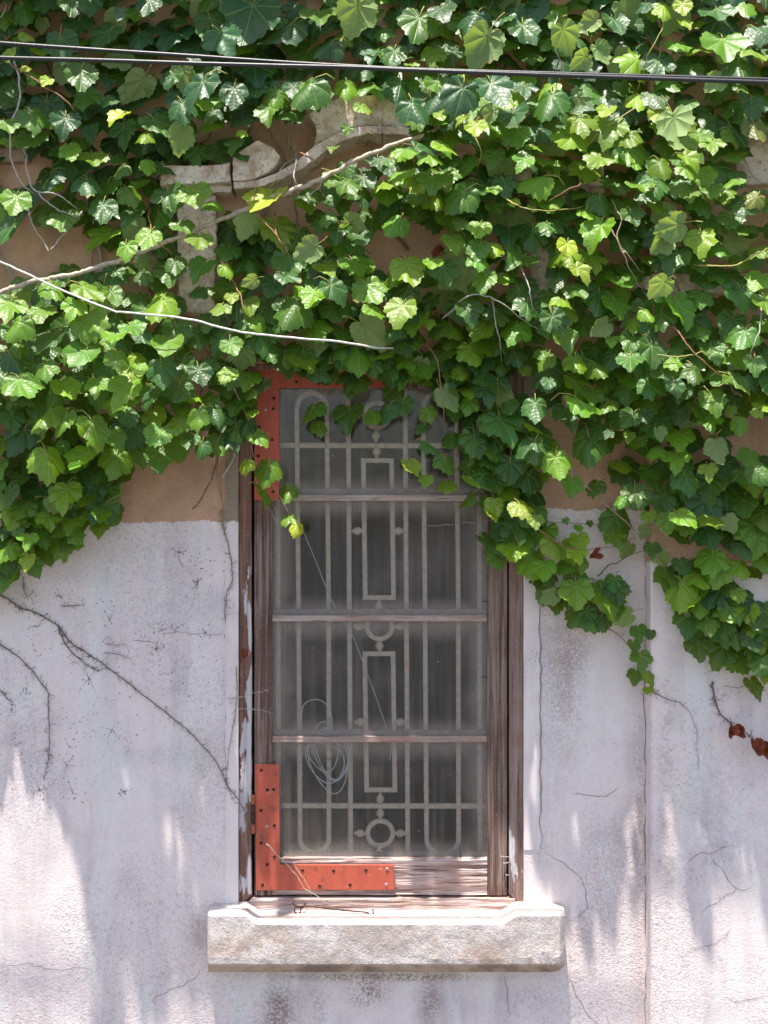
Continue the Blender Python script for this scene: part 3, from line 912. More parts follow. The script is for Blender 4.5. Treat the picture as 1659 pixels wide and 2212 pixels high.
# bent nails on the right
for (a, b_, c, d_) in ((1093, 1890, 1102, 1890.5), (1082, 1850, 1101, 1851), (1088, 1865, 1104, 1862)):
    q0, q1 = P(a, b_, SDP + 0.014), P(c, d_, SDP + 0.004)
    nb = MB()
    nb.tube([q0, (q0 + q1) / 2, q1], 0.0014, 6)
    nb.lathe([(0.0035, -0.0006), (0.0035, 0.0006)], q0, 'x', 8)
    nb.build('nail', M['screw'], win).location = -win.location
for (a, b_) in ((1047, 1299), (1047, 1462), (1050, 1732), (1050, 1782)):
    nb = MB()
    nb.tube([P(a - 5, b_, GD + 0.010), P(a + 8, b_ + 1, GD + 0.006)], 0.0016, 6)
    nb.build('nail', M['iron'], win).location = -win.location
nb = MB(); nb.tube([P(995, 1836, GD + 0.016), P(995, 1856, GD + 0.012)], 0.0014, 6); nb.build('nail', M['iron'], win).location = -win.location
# hook latch lying on the frame sill
lt = MB()
hk = smooth_path([P(641, 1962, 0.012), P(650, 1958, 0.014), P(690, 1960, 0.018), P(745, 1967, 0.02), P(788, 1970, 0.02), P(797, 1974, 0.021), P(802, 1978, 0.021), P(806, 1973, 0.021), P(805, 1964, 0.02)], 6)
lt.tube(hk, 0.0022, 7)
ring = [P(643 + 7 * math.cos(t), 1966 + 9 * math.sin(t), 0.014 + 0.004 * math.sin(t)) for t in [i * 2 * math.pi / 14 for i in range(14)]]
lt.tube(ring, 0.002, 6, closed=True)
lt.tube(smooth_path([P(632, 1950, 0.003), P(640, 1957, 0.012), P(652, 1962, 0.012), P(660, 1950, 0.003)], 5), 0.0022, 6)
lt.build('hook_latch', M['iron'], win, smooth=True).location = -win.location

# ---------------------------------------------------------------- iron grille behind the glass
gr = empty('window_grille', P(820, 1850, -0.085))
tag(gr, 'cream painted iron security grille with loops and rings behind the dusty panes', 'grille')
DG = -0.085
def gbar(name, pts, r=0.0074, closed=False, back=0.0):
    """flat iron bar bent in the plane of the grille"""
    pp = [P(a, c, DG - back) for a, c in pts]
    m_ = len(pp)
    b = MB()
    vs_, fs = [], []
    for i, q in enumerate(pp):
        a = pp[(i - 1) % m_] if (closed or i > 0) else q
        c = pp[(i + 1) % m_] if (closed or i < m_ - 1) else q
        t1 = (q - a).normalized() if (q - a).length > 1e-9 else (c - q).normalized()
        t2 = (c - q).normalized() if (c - q).length > 1e-9 else t1
        t = (t1 + t2).normalized()
        nr = Vector((-t.z, 0, t.x))
        k = r / max(0.5, nr.dot(Vector((-t1.z, 0, t1.x))))
        for sx, sy in ((-1, -0.003), (-0.72, -0.0055), (0.72, -0.0055), (1, -0.003), (1, 0.005), (-1, 0.005)):
            vs_.append(q + nr * k * sx + Vector((0, sy, 0)))
    for i in range(m_ if closed else m_ - 1):
        j = (i + 1) % m_
        for k in range(6):
            l = (k + 1) % 6
            fs.append((i * 6 + k, i * 6 + l, j * 6 + l, j * 6 + k))
    if not closed:
        fs += [(5, 4, 3, 2, 1, 0), tuple((m_ - 1) * 6 + k for k in range(6))]
    b.add(vs_, fs)
    o = b.build(name, M['grille'], gr)
    o.location = -gr.location
    return o
for px in (600, 1035):
    gbar('bar', [(px, 820), (px + 2, 1860)])
for px in (755, 878):
    gbar('bar', [(px - 3, 820), (px + 3, 1860)])
for (a, b_) in ((644, 709), (917, 989)):
    c = (a + b_) / 2; r_ = (b_ - a) / 2
    pts = [(c + 3 + r_ * math.cos(t) * (0.96 if True else 1), 1812 + (r_ * 0.95) * math.sin(t)) for t in [i * math.pi / 12 for i in range(13)]]
    up = [(c - 3 + r_ * math.cos(t), 882 - r_ * math.sin(t)) for t in [math.pi - i * math.pi / 12 for i in range(13)]]
    gbar('loop', up + [(b_ + 1, 1300)] + pts + [(a + 1, 1300)], closed=True)
for yy in (962, 1740):
    gbar('cross_bar', [(590, yy), (1046, yy + 1)], 0.008, back=0.0035)
for (y0_, y1_, dx) in ((989, 1297, 0), (1406, 1712, 3)):
    gbar('rectangle', back=0.0015, pts=[(785 + dx, y0_ + 6), (846 + dx, y0_ + 6), (850 + dx, y1_ - 6), (789 + dx, y1_ - 6)], closed=True)
for (cx_, cy_) in ((814, 897), (820, 1353), (821.5, 1800)):
    gbar('ring', back=0.002, pts=[(cx_ + 27 * math.cos(t), cy_ + 27 * math.sin(t)) for t in [i * 2 * math.pi / 28 for i in range(28)]], closed=True)
def collar(cx_, cy_, ax):
    b = MB()
    b.lathe([(0.005, -0.018), (0.006, -0.012), (0.0115, -0.006), (0.0125, 0.0), (0.0115, 0.006), (0.006, 0.012), (0.005, 0.018)], P(cx_, cy_, DG), ax, 12)
    b.build('collar', M['grille'], gr, smooth=True).location = -gr.location
for cx_, cy_ in ((812, 941), (814, 976), (819, 1310), (820, 1395), (821, 1726), (821.5, 1757), (819.5, 1842)):
    collar(cx_, cy_, 'z')
for cx_, cy_ in ((772, 1147), (861, 1147), (775, 1353), (864, 1353), (778, 1560), (864, 1560), (778, 1800), (865, 1800)):
    collar(cx_, cy_, 'x')

# curtain inside the room
g = MB()
n = 140
vs_, fs = [], []
for i in range(n + 1):
    x = -0.62 + 1.24 * i / n
    y = 0.42 + 0.028 * math.sin(x * 46 + 1.5 * math.sin(x * 9)) + 0.012 * fbm(x * 12, 2.0)
    for j in range(6):
        vs_.append((x, y + 0.01 * fbm(x * 7, j * 0.7), 0.5 + j * 0.40))
for i in range(n):
    for j in range(5):
        a = i * 6 + j
        fs.append((a, a + 6, a + 7, a + 1))
g.add(vs_, fs)
o = g.build('curtain', M['curtain'], smooth=True, fixn=False)
md = o.modifiers.new('thick', 'SOLIDIFY'); md.thickness = 0.003
tag(o, 'dark grey curtain hanging in folds inside the window', 'curtain')

# coil of white cord and loose string behind the glass
cb = MB()
r2 = random.Random(5)
pts = []
turns = 5
for i in range(turns * 26 + 1):
    t = i / 26 * 2 * math.pi
    k = i / 26
    w_ = 38 + 9 * math.sin(k * 2.1); h_ = 52 + 14 * math.sin(k * 1.3 + 1)
    cxx = 708 + 7 * math.sin(k * 1.7); cyy = 1636 + 14 * math.sin(k * 2.3)
    pts.append(P(cxx + w_ * math.sin(t + 0.3 * math.sin(t)) - 0.16 * h_ * math.cos(t), cyy - h_ * math.cos(t), -0.056 - 0.004 * k * 0.6))
cb.tube(pts, 0.0016, 6)
cb.tube(smooth_path([P(652, 1590, -0.058), P(655, 1525, -0.058), P(690, 1512, -0.058), P(715, 1540, -0.058), P(722, 1600, -0.058), P(760, 1620, -0.058)], 8), 0.0016, 6)
o = cb.build('cord_coil', M['coil'], smooth=True)
tag(o, 'loose coil of thin white cord hanging behind the lower panes', 'cord')
cb = MB()
cb.tube(smooth_path([P(648, 1130, -0.052), P(727, 1319, -0.055), P(763, 1376, -0.056), P(838, 1582, -0.058), P(842, 1640, -0.058)], 8, 0.002, 3), 0.0014, 6)
o = cb.build('hanging_string', M['string'], smooth=True)
tag(o, 'straight pale string slanting down behind the middle panes', 'string')
cb = MB()
cb.tube(smooth_path([P(668, 1665, -0.056), P(700, 1645, -0.056), P(750, 1618, -0.056)], 6, 0.002, 4), 0.0014, 6)
o = cb.build('twine', M['twig_red'], smooth=True)
tag(o, 'short orange brown twine crossing the white cord coil', 'twine')

# ---------------------------------------------------------------- cables in front of the wall
def cable(name, pts, r, d, mat, label, cat, jit=0.0, group=None):
    b = MB()
    b.tube(smooth_path([P(a, c, d if not isinstance(d, (list, tuple)) else d[i]) for i, (a, c) in enumerate(pts)], 10, jit, 2), r, 10)
    o = b.build(name, mat, smooth=True)
    return tag(o, label, cat, group)
cable('power_cable', [(-320, 67), (0, 93), (200, 107), (400, 120), (600, 134), (760, 143), (900, 150), (1240, 160), (1659, 172), (1980, 184)], 0.0052, 0.50, M['cable'],
      'black overhead cable, the higher one where the pair spreads over the ivy', 'cable')
cable('power_cable', [(-320, 114), (0, 125), (200, 130), (415, 137), (600, 142), (760, 146), (900, 152), (1240, 164), (1659, 178), (1980, 190)], 0.0056, 0.507, M['cable'],
      'black overhead cable, the lower one where the pair spreads over the ivy', 'cable')
cable('thin_cable', [(-300, 440), (-60, 542), (0, 565), (60, 592), (130, 625), (240, 670), (268, 675), (400, 688), (480, 708), (540, 720), (640, 730), (720, 737), (815, 751), (860, 752)],
      0.0028, [0.24, 0.25, 0.26, 0.27, 0.28, 0.31, 0.32, 0.33, 0.34, 0.34, 0.34, 0.33, 0.27, 0.10], M['white_cord'],
      'thin white cable sagging across the ivy towards the window top', 'cable', 0.0015)

# ---------------------------------------------------------------- ivy
def leaf_outline(seed, lobe, width):
    r_ = random.Random(seed)
    pts = [(0.0, 0.0), (0.06, 0.12), (0.18, 0.20), (0.34, 0.19), (0.47, 0.09), (0.55, -0.05), (0.595, -0.20), (0.60, -0.33), (0.585 + 0.06 * lobe, -0.46),
           (0.52 - 0.03 * lobe, -0.51), (0.45 - 0.08 * lobe, -0.56), (0.38 - 0.05 * lobe, -0.64), (0.30 - 0.01 * lobe, -0.74), (0.20, -0.85), (0.09, -0.94), (0.0, -1.02)]
    c = (0.0, -0.06)
    res = {}
    for side in (1, -1):
        a = []
        for x, z in pts:
            x2 = x * width * (1 + r_.uniform(-0.06, 0.06)); z2 = z * (1 + r_.uniform(-0.03, 0.03))
            a.append((math.atan2(x2, -(z2 - c[1])) if x2 > 0 else (math.pi if z2 > c[1] - 0.01 else 0.0), math.hypot(x2, z2 - c[1])))
        a.sort()
        res[side] = a
    def R(phi):
        side = 1 if phi >= 0 else -1
        p = abs(phi)
        a = res[side]
        for i in range(len(a) - 1):
            if a[i][0] <= p <= a[i + 1][0]:
                t = (p - a[i][0]) / max(1e-6, a[i + 1][0] - a[i][0])
                return a[i][1] * (1 - t) + a[i + 1][1] * t
        return a[-1][1]
    return R, c


def leaf_geom(seed, N=44, rings=(0.3, 0.62, 0.86, 1.0), lobe=1.0, width=1.0, droop=0.2, side=0.2, puff=0.05, petiole=True, fold=0.1):
    r_ = random.Random(seed * 13 + 1)
    R, c = leaf_outline(seed, lobe, width)
    verts = [(0.0, 0.0, c[1])]
    uv = [(0.5, (1.2 + c[1] * 0) / 2)]
    ed = [0.0]
    faces = []
    tw = r_.uniform(-0.25, 0.25)
    ph = r_.uniform(0, 6)
    bites = [(r_.uniform(-2.2, 2.2), r_.uniform(0.08, 0.2), r_.uniform(0.1, 0.3)) for _b in range(r_.choice([0, 0, 1, 1, 2]))]
    def height(x, z):
        zz = -(z - c[1])
        r = math.hypot(x, zz)
        th = math.atan2(x, zz)
        q = abs(((th + 0.4) % 0.8) - 0.4)          # veins every 0.8 rad
        lat = r * math.sin(q)
        h = puff * (min(lat / 0.13, 1.0) ** 0.7) * min(1.0, r * 3) - puff * 0.6
        h -= side * x * x * 1.5
        h -= droop * max(0.0, zz - 0.25) ** 2
        h += tw * x * zz
        h -= fold * abs(x)
        h += 0.02 * math.sin(5 * x + ph) * r + 0.02 * math.sin(5 * zz + ph * 2) * r
        h += 0.10 * max(0, r - 0.4) * math.sin(th * 7 + ph)
        return h
    for k, fr in enumerate(rings):
        for i in range(N):
            phi = -math.pi + 2 * math.pi * (i + 0.5) / N
            rr = R(phi)
            if fr == 1.0:
                rr *= 1 + (0.045 if i % 2 else -0.035) + r_.uniform(-0.015, 0.015)
            for (b0, bw, bd) in bites:
                rr *= 1 - bd * math.exp(-((phi - b0) / bw) ** 2)
            x = rr * fr * math.sin(phi)
            z = c[1] - rr * fr * math.cos(phi)
            verts.append((x, -height(x, z), z))
            uv.append(((x + 1) / 2, (z + 1.2) / 2))
            ed.append(fr if fr < 1 else 1.0)
    for i in range(N):
        j = (i + 1) % N
        faces.append((0, 1 + i, 1 + j))
        for k in range(len(rings) - 1):
            a, b_ = 1 + k * N + i, 1 + k * N + j
            faces.append((a, a + N, b_ + N, b_))
    # orientation: make the upper side face -y
    v0, v1, v2 = (Vector(verts[i]) for i in faces[0])
    if (v1 - v0).cross(v2 - v0).y > 0:
        faces = [tuple(reversed(f)) for f in faces]
    nl = len(faces)
    if petiole:
        b = MB()
        L = r_.uniform(0.5, 0.8)
        sx = r_.uniform(-0.3, 0.3)
        pp = [Vector((0, 0.0, c[1])), Vector((sx * 0.2, -0.03, 0.12)), Vector((sx * 0.6, 0.10, 0.16 + L * 0.35)), Vector((sx, 0.42, 0.10 + L * 0.6))]
        b.tube(pp, [0.016, 0.016, 0.018, 0.024], 4)
        off = len(verts)
        verts += b.v
        uv += [(0.5, 0.57)] * len(b.v)
        ed += [0.0] * len(b.v)
        faces += [tuple(off + i for i in f) for f in b.f]
    return verts, faces, uv, ed, nl


def set_leaf_layers(me, uv, ed):
    ul = me.uv_layers.new(name='leaf')
    li = np.zeros(len(me.loops), dtype=np.int32)
    me.loops.foreach_get('vertex_index', li)
    ul.data.foreach_set('uv', np.asarray(uv, dtype=np.float32)[li].ravel())
    at = me.attributes.new('edge', 'FLOAT', 'POINT')
    at.data.foreach_set('value', np.asarray(ed, dtype=np.float32))


SHAPES = []
for s_ in range(22):
    r_ = random.Random(100 + s_)
    gmt = leaf_geom(s_ + 3, lobe=r_.choice([1.0, 0.6, 0.3, 0.8, 0.1]), width=r_.uniform(0.92, 1.08), droop=r_.uniform(-0.25, 0.65), side=r_.uniform(-0.45, 0.65), puff=r_.uniform(0.05, 0.10), fold=r_.uniform(-0.15, 0.32))
    me = bpy.data.meshes.new('leaf')
    me.from_pydata(gmt[0], [], gmt[1])
    me.polygons.foreach_set('use_smooth', [True] * len(gmt[1]))
    me.polygons.foreach_set('material_index', [0 if i < gmt[4] else 1 for i in range(len(gmt[1]))])
    set_leaf_layers(me, gmt[2], gmt[3])
    me.materials.append(M['leaf'])
    me.materials.append(M['twig_green'])
    me.update()
    SHAPES.append(me)
LOW = []
for s_ in range(8):
    r_ = random.Random(300 + s_)
    LOW.append(leaf_geom(s_ + 40, N=22, rings=(0.45, 0.8, 1.0), lobe=r_.choice([0.9, 0.5, 0.2]), width=r_.uniform(0.92, 1.08), droop=r_.uniform(0, 0.35), side=r_.uniform(-0.1, 0.35), petiole=False))

# leaves read off the photograph, per enlargement: (x, y, width[, kind]); l lit or young (sunlight put into a brighter tone), f underside shown, y yellow-green, r reddish, s seen edge-on
H1 = [(100,40,130),(190,25,90),(310,20,120),(640,20,110),(780,10,80),(450,155,140),(600,160,130),(265,200,150),(740,150,190),(960,165,160),(1080,70,240),(1220,130,180),(1380,60,160),(1530,70,180,'f'),(1410,200,130),(1320,240,140),(1620,230,120),(1100,300,160),(855,385,170),(1320,390,180),(1190,420,110),(1010,410,140),(790,470,130),(600,370,120,'f'),(480,430,90),(365,420,130),(140,510,130),(280,530,130),(40,430,110),(130,600,140),(30,540,100),(680,540,130),(780,600,120,'f'),(620,590,80,'l'),(400,680,130),(300,650,110),(395,570,80),(520,735,80),(640,720,80,'l'),(1160,480,120),(915,500,80),(740,340,110),(510,500,100,'y'),(210,780,110),(65,870,130),(45,990,120),(270,950,140),(445,910,110),(560,940,120),(560,840,100),(840,840,150,'l'),(745,885,90,'l'),(920,880,110,'l'),(1145,860,180,'y'),(1065,970,120,'f'),(1210,1000,150,'y'),(1330,1080,120,'f'),(790,980,110),(860,1040,130,'l'),(640,1030,110,'l'),(545,1080,90,'l'),(1410,945,90),(1510,800,110),(1580,780,100),(1640,700,80),(1555,1030,110),(1460,990,110),(1440,640,50,'l'),(1500,560,50,'l'),(1570,470,70,'l'),(1045,575,50),(380,790,130),(120,150,60,'y'),(200,350,60,'y'),(110,290,50,'y'),(40,235,70,'y'),(350,330,140),(520,60,60),(890,140,90)]
H2 = [(145,110,160),(250,50,130),(40,240,130),(420,200,160,'f'),(215,240,110,'l'),(300,240,80),(390,90,120),(510,80,110),(605,130,140),(780,160,120,'f'),(850,260,90,'f'),(890,100,80,'f'),(935,230,90,'f'),(1000,100,120),(1080,270,140,'l'),(1140,200,120),(1130,30,90),(1210,40,90,'y'),(1290,30,80,'y'),(1440,50,150),(1470,190,170,'l'),(1600,220,140,'l'),(1620,120,90),(1540,290,140),(1430,360,100,'f'),(1590,450,140),(235,370,140,'l'),(330,420,160),(480,390,170),(610,380,110),(710,440,180),(140,470,130),(245,500,60,'l'),(330,520,60,'y'),(395,550,110,'y'),(460,500,80,'f'),(560,500,150),(580,590,120),(655,640,90),(690,700,110,'l'),(850,530,130,'l'),(800,600,150,'l'),(970,560,140,'l'),(1060,600,120,'l'),(1070,670,140,'l'),(925,690,120,'l'),(850,430,60,'f'),(1260,540,150,'f'),(1380,590,100,'l'),(1420,620,100,'l'),(1510,590,100,'l'),(1610,560,110,'r'),(1100,430,120,'y'),(1320,690,100,'l'),(1310,740,90,'l'),(1510,790,100,'l'),(1420,820,110,'l'),(1320,840,90,'l'),(1200,720,110,'l'),(1110,800,110,'l'),(940,880,100),(880,920,90,'l'),(700,980,110),(920,1000,160,'l'),(1075,930,90),(1240,980,130,'f'),(1370,1040,140,'y'),(1190,1050,100,'f'),(1500,950,100),(1550,900,100),(790,1070,90,'y'),(480,1070,90),(410,990,110),(330,970,70),(410,1080,120),(300,1050,110),(325,860,140),(210,780,120),(135,860,110),(50,970,120),(75,760,120),(100,660,100),(20,700,60),(200,680,100,'l'),(270,640,110,'l'),(480,890,70),(475,820,70,'l'),(600,700,100),(560,870,60,'y'),(1600,860,90,'r'),(740,890,50,'y'),(640,900,40,'y'),(1190,500,110,'y'),(960,480,90,'y'),(1300,100,70,'y')]
H3 = [(40,220,150,'l'),(70,310,130,'l'),(180,240,130,'l'),(235,140,120,'l'),(385,150,130,'l'),(320,225,110,'l'),(490,170,90),(215,355,180),(385,300,140,'l'),(490,350,90,'l'),(575,310,110),(690,215,140),(350,430,150),(60,450,130),(510,440,120,'l'),(195,490,110,'l'),(725,385,130),(600,490,90),(700,500,130),(865,510,100),(770,585,120),(98,560,150,'l'),(285,570,140,'l'),(420,560,110,'l'),(530,585,140,'l'),(650,610,110),(190,690,150,'l'),(270,715,130,'l'),(410,755,160,'l'),(555,700,90),(85,780,150),(205,890,160,'l'),(360,870,150,'l'),(500,790,110,'l'),(590,840,120),(500,890,120,'l'),(680,775,110,'l'),(770,730,100,'l'),(850,705,100),(690,870,130),(870,835,90),(790,790,100),(930,680,90),(1015,760,120),(1120,790,90,'l'),(1155,930,120,'l'),(1240,1020,95,'l'),(1060,910,75,'y'),(1140,1030,80,'s'),(280,1035,150),(390,1010,130),(160,1060,110),(40,1030,100),(430,1095,120),(100,1095,90,'l'),(980,510,90,'l'),(950,230,100,'l'),(1085,290,120,'l'),(1000,390,110),(1260,240,170),(1350,170,110,'l'),(1450,150,120),(1250,90,100),(1410,50,120,'l'),(1530,40,120,'l'),(1600,150,130,'l'),(1620,240,110,'l'),(1370,320,130,'l'),(1545,420,190,'l'),(1390,500,100),(1480,340,100),(1310,460,110,'l'),(1340,680,120),(1380,740,70),(1505,690,150),(1545,545,110),(1515,590,60),(1615,690,90),(1170,400,120),(1030,610,70),(1080,600,60,'l'),(1090,680,60),(620,90,90),(760,40,110),(870,50,120),(850,150,70),(1080,110,70,'f'),(980,60,70,'y'),(1000,180,60,'y'),(840,790,60),(1000,540,70),(1130,560,90)]
H4 = [(110,60,150,'l'),(260,70,110),(210,30,100),(410,20,90),(430,105,100),(70,240,130,'l'),(140,290,120,'l'),(195,290,60,'y'),(20,360,60,'l'),(295,310,140,'l'),(370,240,130),(415,320,110),(380,420,110,'l'),(80,390,110),(250,420,120),(165,490,110,'l'),(490,395,80),(565,320,120),(490,260,120),(570,430,100),(610,495,60,'l'),(490,565,100),(620,220,110),(770,200,95,'l'),(740,290,110),(785,360,110,'l'),(695,450,80),(710,550,70),(835,460,90,'l'),(925,480,100,'l'),(850,70,100,'y'),(1030,110,130),(1190,130,100,'f'),(1005,210,110,'l'),(935,310,90,'f'),(1070,370,100),(1065,450,110),(1145,570,110),(1080,300,80,'l'),(1140,250,80,'l'),(985,370,50),(655,660,120),(520,730,160),(655,830,150),(885,820,140),(750,900,120,'l'),(545,920,130),(620,960,110),(810,990,110,'l'),(910,1000,90),(270,900,110),(370,910,100),(205,820,80),(290,790,90,'l'),(375,840,100),(390,970,90,'l'),(270,990,80),(310,640,120),(85,650,80),(190,680,80),(160,745,60),(120,910,90,'y'),(180,970,70,'l'),(360,1050,70,'s'),(480,1080,80,'y'),(595,1090,100,'y'),(1090,1040,120),(1020,1060,70),(1230,1070,70),(1260,880,110,'l'),(1170,850,80,'l'),(1310,970,110),(1400,930,80,'y'),(1440,840,110,'f'),(1060,700,110),(960,640,100),(1130,690,80),(1185,770,60,'f'),(970,770,50),(1060,780,50),(1110,800,60),(1410,710,110),(1420,630,110),(1540,730,90),(1500,670,50,'l'),(1610,680,60,'y'),(1620,940,120),(1550,950,100),(1530,540,130),(1600,470,110),(1550,350,130),(1440,440,60),(1340,500,110),(1260,570,80),(1250,460,80),(830,560,120,'l'),(870,630,110,'s'),(900,600,90,'l'),(40,600,90),(10,680,90),(60,520,80),(330,500,90),(440,460,90)]
H5 = [(95,10,70,'l'),(430,35,130),(300,60,130),(180,90,120),(75,60,90),(120,120,70,'l'),(270,130,140),(20,165,90,'l'),(100,165,70,'l'),(120,215,60,'y'),(30,230,120),(145,240,70),(330,110,60),(20,290,110),(1240,30,60,'l'),(1280,75,50,'y'),(60,20,90),(210,30,90)]
H6 = [(470,10,60,'y'),(495,60,60,'s'),(445,120,60),(485,210,80),(555,160,110,'l'),(590,60,110),(630,110,80),(655,40,60,'l'),(700,90,90,'l'),(735,150,90,'y'),(790,170,90,'y'),(835,180,80,'y'),(845,130,70,'y'),(640,220,110),(690,250,80,'l'),(850,230,60),(665,285,70),(730,350,100),(830,350,110,'l'),(960,370,150),(880,440,130),(740,390,90),(1030,455,90,'f'),(920,470,70),(990,310,80),(1010,50,110),(1000,110,80,'l'),(1050,165,70,'f'),(1125,85,50,'f'),(1140,20,60),(1230,40,100),(1370,80,120),(1300,30,90),(1420,40,100),(1500,50,100),(1600,90,120),(1600,150,100),(1545,240,80),(1600,260,70),(1415,210,130,'l'),(1280,300,110,'l'),(1295,380,100,'l'),(1360,420,90,'f'),(1320,470,110),(1240,340,60),(1440,270,100,'l'),(1440,360,110),(1500,400,100),(1360,585,110),(1455,610,110),(1500,650,80),(1540,640,90),(1590,500,80,'y'),(1620,570,80,'y'),(1600,760,90),(1560,560,80,'l'),(1640,690,70,'y'),(1540,460,80),(1100,520,60),(1110,640,80),(1085,710,60),(1145,720,50),(1080,580,50),(1140,770,40),(1150,530,40),(1200,200,60,'f'),(1160,160,60),(840,70,35),(890,50,30),(785,38,30),(540,110,70),(1480,520,90),(1400,480,90),(1340,520,80)]
HAND = []
for lst, ox_, oy_ in ((H1, 0, 0), (H2, 829.5, 0), (H3, 0, 553), (H4, 829.5, 553), (H5, 0, 1106), (H6, 829.5, 1106)):
    for t in lst:
        HAND.append((ox_ + t[0] / 2, oy_ + t[1] / 2, t[2] / 2, t[3] if len(t) > 3 else ''))


def inside(poly, x, y):
    c = False
    n = len(poly)
    for i in range(n):
        x1, y1 = poly[i]; x2, y2 = poly[(i + 1) % n]
        if (y1 > y) != (y2 > y) and x < (x2 - x1) * (y - y1) / (y2 - y1) + x1:
            c = not c
    return c


POLY_L = [(-230, -330), (560, -330), (560, 290), (500, 335), (350, 345), (335, 420), (378, 430), (370, 560), (470, 700), (540, 760), (545, 915), (500, 945), (455, 975), (425, 935), (350, 985), (300, 990), (240, 1040), (235, 1115), (180, 1120), (130, 1190), (70, 1195), (50, 1235), (0, 1262), (-230, 1320)]
POLY_M = [(560, -330), (1130, -330), (1130, 760), (1075, 830), (1020, 860), (960, 830), (900, 790), (640, 790), (545, 755), (480, 650), (470, 560), (500, 470), (610, 440), (760, 360), (905, 310), (885, 195), (700, 190), (640, 255), (560, 290)]
POLY_R = [(1130, -330), (1890, -330), (1890, 1330), (1659, 1225), (1600, 1180), (1500, 1175), (1430, 1120), (1330, 1040), (1330, 960), (1190, 880), (1150, 800), (1130, 700)]
POLY_R2 = [(1010, 930), (1080, 860), (1150, 880), (1180, 960), (1140, 1190), (1068, 1180), (1060, 1060)]
POLY_R4 = [(1120, 1130), (1210, 1180), (1235, 1250), (1330, 1265), (1350, 1330), (1290, 1345), (1190, 1310), (1150, 1240)]
POLY_T = [(590, 770), (1090, 770), (1080, 860), (1000, 880), (950, 850), (880, 815), (640, 815)]
POLY_R3 = [(1440, 1240), (1500, 1210), (1659, 1330), (1700, 1460), (1640, 1440), (1500, 1330)]
HOLES = [[(-60, 480), (80, 470), (190, 485), (245, 555), (120, 602), (-60, 640)], [(760, 490), (850, 470), (990, 480), (960, 570), (800, 585)], [(1136, 510), (1190, 510), (1190, 660), (1138, 660)],
         [(1365, 583), (1505, 583), (1505, 637), (1365, 637)], [(1605, 285), (1720, 285), (1720, 405), (1605, 405)], [(1545, 885), (1720, 885), (1720, 985), (1590, 985)], [(375, 570), (468, 570), (468, 690), (380, 690)],
         [(170, 60), (260, 50), (280, 85), (190, 95)], [(0, 310), (90, 320), (80, 400), (0, 410)], [(1180, 700), (1270, 720), (1260, 830), (1190, 800)], [(1395, 930), (1460, 930), (1440, 1010), (1395, 1010)],
         [(410, 280), (620, 250), (560, 300), (420, 330)], [(1260, 480), (1330, 470), (1340, 560), (1280, 560)], [(500, 440), (640, 430), (690, 520), (560, 500)]]

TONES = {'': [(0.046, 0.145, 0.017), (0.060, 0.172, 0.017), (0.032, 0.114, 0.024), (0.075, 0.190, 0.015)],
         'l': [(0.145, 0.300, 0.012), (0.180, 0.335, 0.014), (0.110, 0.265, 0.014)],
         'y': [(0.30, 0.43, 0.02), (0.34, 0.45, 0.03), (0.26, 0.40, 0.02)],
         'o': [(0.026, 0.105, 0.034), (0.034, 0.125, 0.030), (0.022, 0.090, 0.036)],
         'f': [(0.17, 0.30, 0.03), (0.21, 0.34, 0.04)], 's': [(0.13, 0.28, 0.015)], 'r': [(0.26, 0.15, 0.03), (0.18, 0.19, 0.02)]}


def clump(px, py):
    """gentle in-out swell of the foliage"""
    return 0.06 * fbm(px * 0.006, py * 0.006, 4.2, 3)


def leaf_matrix(px, py, wpx, kind, d, r_):
    t = math.radians(r_.gauss(35, 10))
    roll = math.radians(r_.gauss(0, 16))
    yaw = math.radians(r_.gauss(0, 17))
    sc = wpx * S * (CAMD - d) / CAMD / 1.13 * r_.uniform(0.88, 1.1)
    if kind == 'l' or kind == 'y':
        t = math.radians(r_.gauss(42, 11))
    if kind == 'f':
        rot = Matrix.Rotation(math.radians(r_.uniform(-25, 25)), 3, 'Z') @ Matrix.Rotation(math.radians(r_.gauss(12, 14)), 3, 'X') @ Matrix.Rotation(math.radians(r_.uniform(-75, 75)), 3, 'Y') @ Matrix.Rotation(math.pi, 3, 'Z')
    elif kind == 's':
        rot = Matrix.Rotation(math.radians(r_.choice([-1, 1]) * r_.uniform(58, 72)), 3, 'Z') @ Matrix.Rotation(-t, 3, 'X') @ Matrix.Rotation(math.radians(r_.choice([-1, 1]) * 30), 3, 'Y')
        sc *= 1.3
    else:
        rot = Matrix.Rotation(yaw, 3, 'Z') @ Matrix.Rotation(-t, 3, 'X') @ Matrix.Rotation(roll, 3, 'Y')
    loc = P(px, py, d) - rot @ Vector((0, 0, -0.40)) * sc
    return Matrix.Translation(loc) @ rot.to_4x4() @ Matrix.Diagonal((sc, sc, sc * (1.0 + 0.16), 1))


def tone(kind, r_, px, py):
    if kind == '' and r_.random() < 0.75 * (1 - sstep(200, 420, py + 0.12 * (px - 800))): kind = 'o'     # darker mature tone higher up, the shade there put into the colour
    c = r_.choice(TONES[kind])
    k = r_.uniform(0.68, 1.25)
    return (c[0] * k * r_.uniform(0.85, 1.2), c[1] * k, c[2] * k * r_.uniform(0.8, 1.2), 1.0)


def sstep(a, b, x):
    t = min(1.0, max(0.0, (x - a) / (b - a)))
    return t * t * (3 - 2 * t)


def bulge(px, py):
    """the foliage stands further off the wall lower down"""
    k = sstep(500, 820, px)
    up = sstep(430, 800, py) * (1 - k) + sstep(60, 620, py) * k
    dn = 1 - 0.85 * sstep(820, 1080, py)
    if 500 < px < 1150: dn *= 1 - 0.8 * sstep(600, 840, py)
    return 0.11 * up * dn


